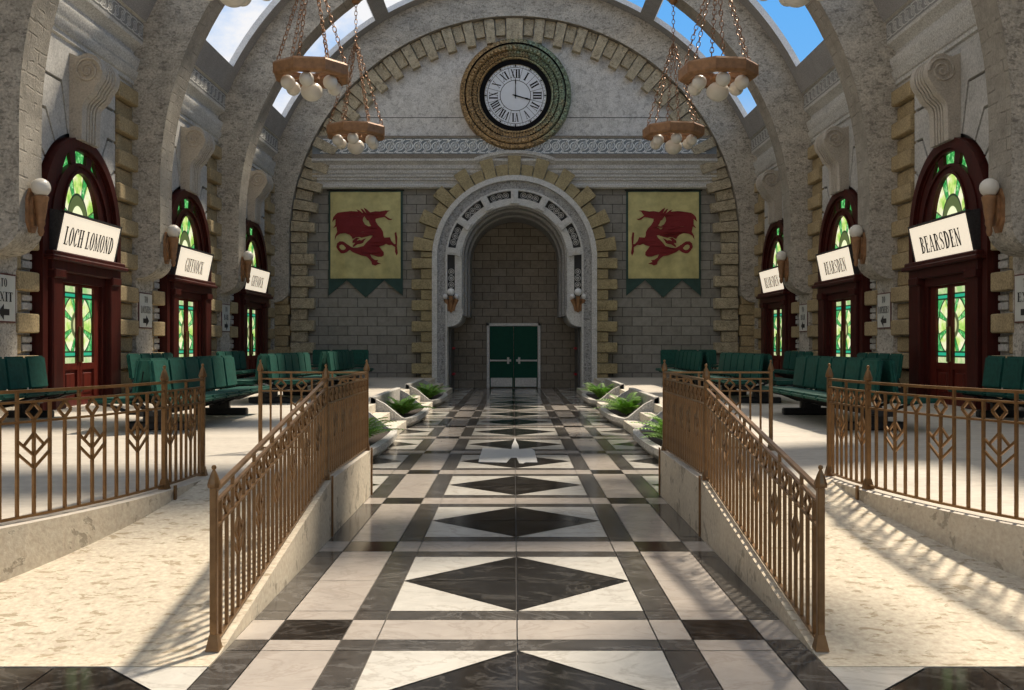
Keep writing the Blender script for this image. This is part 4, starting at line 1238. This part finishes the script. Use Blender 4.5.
hung = ['overhead, out of view,', 'nearest visible', 'middle', 'farthest']
for sd in (-1, 1):
    x = sd * 4.37; src = None
    for k, y in enumerate((9.41, 15.41, 21.41, 27.41)):
        lb = '%s terracotta ring chandelier with milk globes on the %s side' % (hung[k], side_name[sd])
        if src is None: src = make_chandelier(lb, x, y)
        else: dup(src, (x, y, 7.43), 0, lb)

# ------------------------------------------------------------------ benches (local frame: facing +x, row along y, standing on z = 0)
SW = 0.62
def rbox(x0, x1, y0, y1, z0, z1, c=0.02):
    bm = bmesh.new(); bmesh.ops.create_cube(bm, size=1.0)
    for v in bm.verts: v.co = Vector(((x0 + x1) / 2 + v.co.x * (x1 - x0), (y0 + y1) / 2 + v.co.y * (y1 - y0), (z0 + z1) / 2 + v.co.z * (z1 - z0)))
    bmesh.ops.bevel(bm, geom=bm.edges[:], offset=c, segments=2, affect='EDGES'); return bm
_bm = {}
def bench_meshes():
    b = MB(); b.bm(rbox(0.0, 0.55, -SW / 2 + 0.012, SW / 2 - 0.012, -0.035, 0.035, 0.028))
    for i, v in enumerate(b.v): b.v[i] = (v[0], v[1], v[2] + 0.05 * (v[0] - 0.1) - 0.10 * max(0, v[0] - 0.42))
    o = b.build('seat', M['green'], smooth=50); _bm['seat'] = o.data; bpy.data.objects.remove(o)
    b = MB(); b.bm(rbox(-0.035, 0.035, -SW / 2 + 0.012, SW / 2 - 0.012, 0.0, 0.50, 0.028))
    for i, v in enumerate(b.v): b.v[i] = (v[0] - 0.24 * v[2] * 0.55, v[1], v[2])
    o = b.build('backrest', M['green'], smooth=50); _bm['back'] = o.data; bpy.data.objects.remove(o)
    b = MB()
    b.tube([(-0.20, 0, -0.14), (0.05, 0, -0.13), (0.30, 0, -0.04), (0.50, 0, -0.012)], [0.022, 0.026, 0.02, 0.012], 6)
    b.tube([(-0.20, 0, -0.14), (-0.06, 0, 0.02), (-0.075, 0, 0.22), (-0.115, 0, 0.4)], [0.022, 0.024, 0.018, 0.012], 6)
    o = b.build('bracket', M['black'], smooth=50); _bm['br'] = o.data; bpy.data.objects.remove(o)
bench_meshes()
def add_row(r, n, x, flip=False):
    """n seats centred on y = 0"""
    rz = pi if flip else 0
    for k in range(n):
        y = (k - (n - 1) / 2) * SW
        link('seat', _bm['seat'], r, (x, y, 0.40), rz)
        link('backrest', _bm['back'], r, (x - (0.035 if not flip else -0.035), y, 0.44), rz)
    for k in range(n):
        y = (k - (n - 1) / 2) * SW
        link('bracket', _bm['br'], r, (x, y + (0.17 if not flip else -0.17), 0.375), rz)
def bench_base(r, n, xs):
    L = n * SW
    for x in xs:
        b = MB(); b.box(x - 0.05, x + 0.05, -L / 2 + 0.04, L / 2 - 0.04, 0.20, 0.28, 0, 0.01); b.build('beam', M['black'], r)
    xm, xM = min(xs), max(xs)
    for sg in (-1, 1):
        b = MB(); y = sg * (L / 2 - 0.45)
        b.box((xm + xM) / 2 - 0.16, (xm + xM) / 2 + 0.16, y - 0.05, y + 0.05, 0.1, 0.25, 0, 0.01)
        b.box(xm - 0.32, xM + 0.38, y - 0.07, y + 0.07, 0.0, 0.11, 0, 0.02)
        for x in xs: b.box(x - 0.06, x + 0.06, y - 0.06, y + 0.06, 0.09, 0.24, 0, 0.01)
        b.build('pedestal', M['black'], r)
def single_bench(n, label, loc, rz, group):
    r = thing('bench', label, 'bench', loc, rz, group)
    add_row(r, n, 0.0); bench_base(r, n, [-0.12]); return r
def double_bench(n, label, loc, rz, group):
    r = thing('bench', label, 'bench', loc, rz, group)
    add_row(r, n, 0.17); add_row(r, n, -0.17, True); bench_base(r, n, [-0.06, 0.06]); return r
wb = db = kb = None
for sd in (-1, 1):
    rz = 0 if sd < 0 else pi
    for k, y1 in enumerate((15.68, 21.55, 27.3)):
        lb = 'green single row bench against the %s pier of the %s wall' % (ordw[k], side_name[sd])
        loc = (sd * 7.33, y1 - 2 * SW, P)
        if wb is None: wb = single_bench(4, lb, loc, rz, 'green benches along the side walls')
        else: dup(wb, loc, rz, lb)
    for k, y0 in enumerate((12.58, 18.58, 24.58)):
        lb = '%s green back-to-back bench in the row on the %s platform' % (ordw[k], side_name[sd])
        loc = (sd * 4.70, y0 + 3 * SW, P)
        if db is None: db = double_bench(6, lb, loc, rz, 'green back-to-back benches on the platforms')
        else: dup(db, loc, rz, lb)
    lb = 'green bench of three seats facing the hall below the %s banner' % side_name[sd]
    loc = (sd * 5.70, 32.55, P)
    if kb is None: kb = single_bench(3, lb, loc, -pi / 2, 'green benches along the end wall')
    else: dup(kb, loc, -pi / 2, lb)

# ------------------------------------------------------------------ railings
RH = 0.825; RB = 0.757; RC = 0.63; R0 = 0.03; BW = 0.0185
_rm = {}
def rail_meshes(sp):
    """bar meshes for one spacing; local x along the railing, z up from the walking surface"""
    k = round(sp, 4)
    if k in _rm: return _rm[k]
    d = {}
    h = BW / 2
    def fin(nm, b):
        o = b.build(nm, M['rail']); d[nm] = o.data; bpy.data.objects.remove(o)
    b = MB(); b.box(-h, h, -h, h, R0, RB); fin('short', b)
    b = MB(); b.box(-h, h, -h, h, R0, RH); fin('stile', b)
    def lozenge(b):
        zc_ = (RB + RC) / 2; hz = (RB - RC) / 2 - 0.008; hx = min(sp * 0.48, hz)
        P4 = [(0, zc_ + hz), (hx, zc_), (0, zc_ - hz), (-hx, zc_)]
        for i in range(4):
            (x0, z0), (x1, z1) = P4[i], P4[(i + 1) % 4]
            b.bar((x0, 0, z0), (x1, 0, z1), 0.014, 0.018)
    b = MB(); b.box(-h, h, -h, h, R0, RC); lozenge(b); fin('plain', b)
    b = MB(); b.box(-h, h, -h, h, R0, RC); lozenge(b)
    for sg in (-1, 1):
        b.bar((0, 0, 0.555), (sg * sp * 0.58, 0, 0.482), 0.013, 0.016)
        b.bar((sg * sp, 0, 0.515), (0, 0, 0.41), 0.013, 0.016)
        b.bar((sg * sp, 0, 0.435), (0, 0, 0.33), 0.013, 0.016)
    fin('motif', b)
    _rm[k] = d; return d
def post_mesh():
    b = MB(); w = 0.0185
    b.box(-w, w, -w, w, 0.0, 0.86, 0, 0.004)
    b.add([(x * 0.036, y * 0.036, 0.0) for x, y in ((-1, -1), (1, -1), (1, 1), (-1, 1))] + [(x * 0.02, y * 0.02, 0.08) for x, y in ((-1, -1), (1, -1), (1, 1), (-1, 1))],
          [(0, 1, 2, 3), (4, 5, 6, 7), (0, 1, 5, 4), (1, 2, 6, 5), (2, 3, 7, 6), (3, 0, 4, 7)])
    o = b.build('post', M['rail']); me = o.data; bpy.data.objects.remove(o)
    b = MB()
    b.lathe([(0.001, 0.835), (0.031, 0.842), (0.034, 0.858), (0.031, 0.87), (0.02, 0.905), (0.009, 0.93), (0.007, 0.934), (0.012, 0.94), (0.013, 0.948), (0.009, 0.957), (0.001, 0.96)], 8, a0=pi / 8)
    o = b.build('finial', M['rail'], smooth=40); mf = o.data; bpy.data.objects.remove(o)
    return me, mf
PM, FM = post_mesh()
def strip_mesh(pts, w, h):
    b = MB(); V = []; F = []
    n = len(pts)
    for i, p in enumerate(pts):
        t = (Vector(pts[min(i + 1, n - 1)]) - Vector(pts[max(i - 1, 0)])); t.z = 0; t.normalize()
        nn = Vector((-t.y, t.x, 0)) * w / 2
        for sx, sz in ((-1, -1), (1, -1), (1, 1), (-1, 1)): V.append(Vector(p) + nn * sx + Vector((0, 0, sz * h / 2)))
    for i in range(n - 1):
        a, c = i * 4, i * 4 + 4
        F += [(a + k, a + (k + 1) % 4, c + (k + 1) % 4, c + k) for k in range(4)]
    F += [(0, 1, 2, 3), (n * 4 - 1, n * 4 - 2, n * 4 - 3, n * 4 - 4)]
    b.add(V, F); return b
def railing(label, sections, posts, group, pat=('motif', 'short', 'plain', 'stile')):
    """sections: list of point lists (x, y, z, angle) at every bar; posts: indices (section, point) get a post"""
    base = Vector(sections[0][0][:3])
    r = thing('railing', label, 'railing', base, 0, group)
    allp = []
    for sec in sections: allp += sec if not allp else sec[1:]
    for nm, zz, w, h in (('top_rail', RH, 0.028, 0.02), ('upper_rail', RB, 0.021, 0.015), ('lower_rail', RC, 0.021, 0.015), ('bottom_rail', R0, 0.021, 0.016)):
        b = strip_mesh([Vector((p[0], p[1], p[2] + zz)) - base for p in allp], w, h)
        b.build(nm, M['rail'], r)
    for sec, ph in sections_phase(sections, pat):
        n = len(sec)
        sp = (Vector(sec[1][:2]) - Vector(sec[0][:2])).length
        d = rail_meshes(sp)
        for i in range(1, n - 1):
            x, y, z, a = sec[i]
            if ph[i] == 'post': continue
            link('baluster', d[ph[i]], r, Vector((x, y, z)) - base, a)
    for si, pi_, drop in posts:
        x, y, z, a = sections[si][pi_]
        p = link('post', PM, r, Vector((x, y, z)) - base, a)
        link('finial', FM, p)
        if drop:
            b = MB(); b.box(-0.014, 0.014, *drop[1:], -drop[0], 0.03); b.build('post_foot', M['rail'], p)
    return r
def sections_phase(sections, pat):
    out = []
    for sec in sections:
        n = len(sec); ph = []
        for i in range(n): ph.append(pat[i % 4])
        out.append((sec, ph))
    return out
for s in (-1, 1):
    nm = side_name[s]
    # ramp railing on the walkway side
    n1, n2 = 27, 23
    sec1 = [(s * 1.575, 5.17 + (8.25 - 5.17) * i / n1, max(0.004, 0.005 + (P - 0.003) * (5.17 + (8.25 - 5.17) * i / n1 - 5.12) / (8.252 - 5.12)), pi / 2) for i in range(n1 + 1)]
    sec2 = [(s * 1.575, 8.25 + (10.53 - 8.25) * i / n2, P, pi / 2) for i in range(n2 + 1)]
    railing('bronze railing climbing the %s ramp beside the central walkway' % nm, [sec1, sec2], [(0, 0, 0), (0, n1, (0.47, s * 0.047, s * 0.062)), (1, n2, (0.47, s * 0.047, s * 0.062))], 'bronze diamond-pattern railings')
    # strips where the posts run down the wall face
    # transverse railing at the end of the landing
    n = 10
    sec = [(s * (2.70 - (2.70 - 1.61) * i / n), 10.53, P, 0) for i in range(n + 1)]
    railing('short bronze railing across the %s landing, facing the camera' % nm, [sec], [(0, 0, 0)], 'bronze diamond-pattern railings')
    # curved railing on the platform edge
    pts = []
    n = 36
    for i in range(n + 1):
        t = (0.0975 * min(i, 8) + 0.127 * max(i - 8, 0)) / CR
        x, y = curve(t, CR)
        # tangent direction
        tx, ty = s * (CR * sin(t)), -CR * cos(t)
        pts.append((s * x, y, P, atan2(ty, tx)))
    railing('bronze railing curving along the edge of the %s platform' % nm, [pts[:9], pts[8:]], [(0, 0, 0), (0, 8, (0.10, -s * 0.082, -s * 0.098)), (1, n - 8, 0)], 'bronze diamond-pattern railings', ('stile', 'plain', 'short', 'motif'))

# ------------------------------------------------------------------ planters and ferns
def make_planter(label, loc, s):
    """local: s * x outwards from the walkway; y from 0 to L"""
    L = 4.1
    r = thing('planter', label, 'planter', loc, 0, 'sloped stone planters between the steps')
    def plan(d):
        pts = [(2.72, d)]
        x0 = 2.15
        pts += [(2.45, d), (x0, d)]
        n = 18
        for i in range(1, n):
            a = pi * i / n
            pts.append((x0 - (0.30 - d) * sin(a) ** 0.7, L / 2 - (L / 2 - d) * cos(a)))
        pts += [(x0, L - d), (2.45, L - d), (2.72, L - d)]
        return pts
    def rim(x): return 0.19 if x < 2.12 else 0.19 + (0.60 - 0.19) * min(1, (x - 2.12) / 0.50)
    def xf(x, y, z): return (s * x, y, z)
    o_ = plan(0.0); i_ = plan(0.13); n = len(o_)
    b = MB(); V = []; F = []
    for p, q in zip(o_, i_):
        # foot tucked in, flared rim
        cx, cy = 2.45, L / 2
        fx = p[0] + (0.10 if p[0] < 2.2 else 0.0)
        V += [xf(fx, p[1], 0.0), xf(p[0], p[1], rim(p[0]) * 0.55), xf(p[0], p[1], rim(p[0])), xf(q[0], q[1], rim(q[0]) + 0.004), xf(q[0], q[1], 0.12)]
    for i in range(n - 1):
        for k in range(4): F.append((i * 5 + k, i * 5 + k + 1, (i + 1) * 5 + k + 1, (i + 1) * 5 + k))
    b.add(V, F)
    b.box(s * 2.62, s * 2.74, 0.0, L, 0.0, 0.60, 0, 0.01)
    b.build('stone_rim', M['planter'], r, smooth=40)
    b = MB()
    V = [xf(q[0], q[1], 0.145) for q in i_]
    b.add(V + [xf(2.64, L / 2, 0.15)], [(i, i + 1, n) for i in range(n - 1)])
    b.build('soil', M['soil'], r)
    return r
def make_fern(label, loc, seed, k=1.0):
    rnd = random.Random(seed)
    b = MB()
    for i in range(30):
        a = 2 * pi * i / 30 + rnd.uniform(-.15, .15); L = rnd.uniform(0.55, 0.95) * k; el = rnd.uniform(0.6, 1.35)
        N = 14; pts = []
        for j in range(N + 1):
            t = j / N
            out = L * 0.8 * (t * cos(el) + 0.28 * t * t); up = L * (t * sin(el) - 0.45 * t * t * (0.7 + 0.3 * el))
            pts.append(Vector((cos(a) * out, sin(a) * out * 1.25, up)))
        b.tube(pts, [0.007 * (1 - 0.8 * j / N) for j in range(N + 1)], 4)
        side = Vector((-sin(a), cos(a), 0))
        for j in range(1, N):
            t = j / N; w = 0.135 * k * (1 - abs(t - 0.4) * 1.3) + 0.02
            d = (pts[j + 1] - pts[j - 1]).normalized()
            for sg in (-1, 1):
                tip = pts[j] + side * sg * w + d * w * 0.55 + Vector((0, 0, -0.25 * w))
                m = pts[j] + (tip - pts[j]) * 0.4
                hw = d * 0.016
                b.add([pts[j], m - hw, tip, m + hw + Vector((0, 0, 0.006))], [(0, 1, 2, 3)])
    o = b.build('fern', M['fern'], norm=False, loc=loc)
    return o
pn = ['nearest', 'middle', 'farthest']
for s in (-1, 1):
    for k, y0 in enumerate((12.69, 18.80, 24.86)):
        make_planter('%s sloped stone planter beside the %s steps' % (pn[k], side_name[s]), (0, y0, 0), s)
        f = make_fern('', (s * 2.30, y0 + 1.7, 0.146), 10 * k + s, 1.0)
        tag(f, 'green arching fern growing in the %s planter on the %s side' % (pn[k], side_name[s]), 'fern', 'ferns in the stone planters')

# thin flat pale shape with a spire, laid over the floor tiles
b = MB()
pl = [(-0.50, 13.5), (-0.12, 13.42), (-0.06, 14.0), (0.02, 14.0), (0.05, 13.35), (0.10, 13.3), (0.14, 13.45), (0.30, 13.45), (0.29, 14.9), (0.25, 15.2), (0.06, 15.1), (0.055, 15.7), (0.02, 16.4), (0.0, 17.0), (-0.02, 16.4), (-0.05, 15.7), (-0.055, 15.1), (-0.25, 15.25), (-0.50, 15.3)]
b.prism(pl, 0.0005, 0.004, lambda u, v, w: (u, v, w))
o = b.build('floor_patch', M['patch'])
tag(o, 'pale block shape with a thin spire lying flat on the chequered walkway', 'patch')

# ------------------------------------------------------------------ light, sky, camera
def world():
    w = bpy.data.worlds.new('sky'); SC.world = w; w.use_nodes = True
    t = w.node_tree; bg = t.nodes['Background']
    tc = t.nodes.new('ShaderNodeTexCoord'); mp = t.nodes.new('ShaderNodeMapping'); mp.inputs['Scale'].default_value = (1.0, 1.0, 1.6)
    mp.inputs['Location'].default_value = SKYLOC
    t.links.new(tc.outputs['Generated'], mp.inputs[0])
    nz = t.nodes.new('ShaderNodeTexNoise'); nz.inputs['Scale'].default_value = 2.6; nz.inputs['Detail'].default_value = 8; nz.inputs['Roughness'].default_value = 0.6
    t.links.new(mp.outputs[0], nz.inputs['Vector'])
    rp = t.nodes.new('ShaderNodeValToRGB'); rp.color_ramp.elements[0].position = 0.55; rp.color_ramp.elements[1].position = 0.68
    ma = t.nodes.new('ShaderNodeMath'); ma.operation = 'MULTIPLY_ADD'; ma.inputs[1].default_value = -0.4
    t.links.new(nz.outputs['Fac'], ma.inputs[2]); t.links.new(ma.outputs[0], rp.inputs[0])
    sp = t.nodes.new('ShaderNodeSeparateXYZ'); t.links.new(tc.outputs['Generated'], sp.inputs[0]); t.links.new(sp.outputs[0], ma.inputs[0])
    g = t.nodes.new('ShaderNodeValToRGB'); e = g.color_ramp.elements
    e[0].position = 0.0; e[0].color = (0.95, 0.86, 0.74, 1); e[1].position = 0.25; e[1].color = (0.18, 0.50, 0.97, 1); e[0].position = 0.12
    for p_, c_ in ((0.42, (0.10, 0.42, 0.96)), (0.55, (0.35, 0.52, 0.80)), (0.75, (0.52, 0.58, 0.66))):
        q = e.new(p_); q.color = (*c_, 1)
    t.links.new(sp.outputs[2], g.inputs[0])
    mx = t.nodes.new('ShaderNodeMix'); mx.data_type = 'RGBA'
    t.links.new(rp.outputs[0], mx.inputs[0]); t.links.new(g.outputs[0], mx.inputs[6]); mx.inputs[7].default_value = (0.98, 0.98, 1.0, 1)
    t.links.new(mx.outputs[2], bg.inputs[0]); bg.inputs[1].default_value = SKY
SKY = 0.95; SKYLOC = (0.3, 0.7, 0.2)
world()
sun = bpy.data.lights.new('sun', 'SUN'); sun.energy = 6.0; sun.color = (1.0, 0.88, 0.71); sun.angle = radians(4.0)
so = bpy.data.objects.new('sun', sun); COL.objects.link(so)
so.rotation_euler = Vector((0.42, 0.58, 1.0)).to_track_quat('Z', 'Y').to_euler()
so.location = (6, 20, 20)

cam = bpy.data.cameras.new('camera'); cam.lens = 35.0; cam.sensor_width = 36.0; cam.sensor_fit = 'HORIZONTAL'
cam.shift_x = -2 / 1024; cam.shift_y = -1 / 1024; cam.clip_start = 0.05; cam.clip_end = 300
co = bpy.data.objects.new('camera', cam); COL.objects.link(co)
co.location = (-0.017, 0, 1.6); co.rotation_euler = (pi / 2, 0, 0)
SC.camera = co
vs = SC.view_settings
SC.display_settings.display_device = 'sRGB'
vs.view_transform = 'Standard'; vs.look = 'None'; vs.exposure = 0.0; vs.gamma = 1.0; vs.use_curve_mapping = False
SC.cycles.max_bounces = 10; SC.cycles.diffuse_bounces = 6
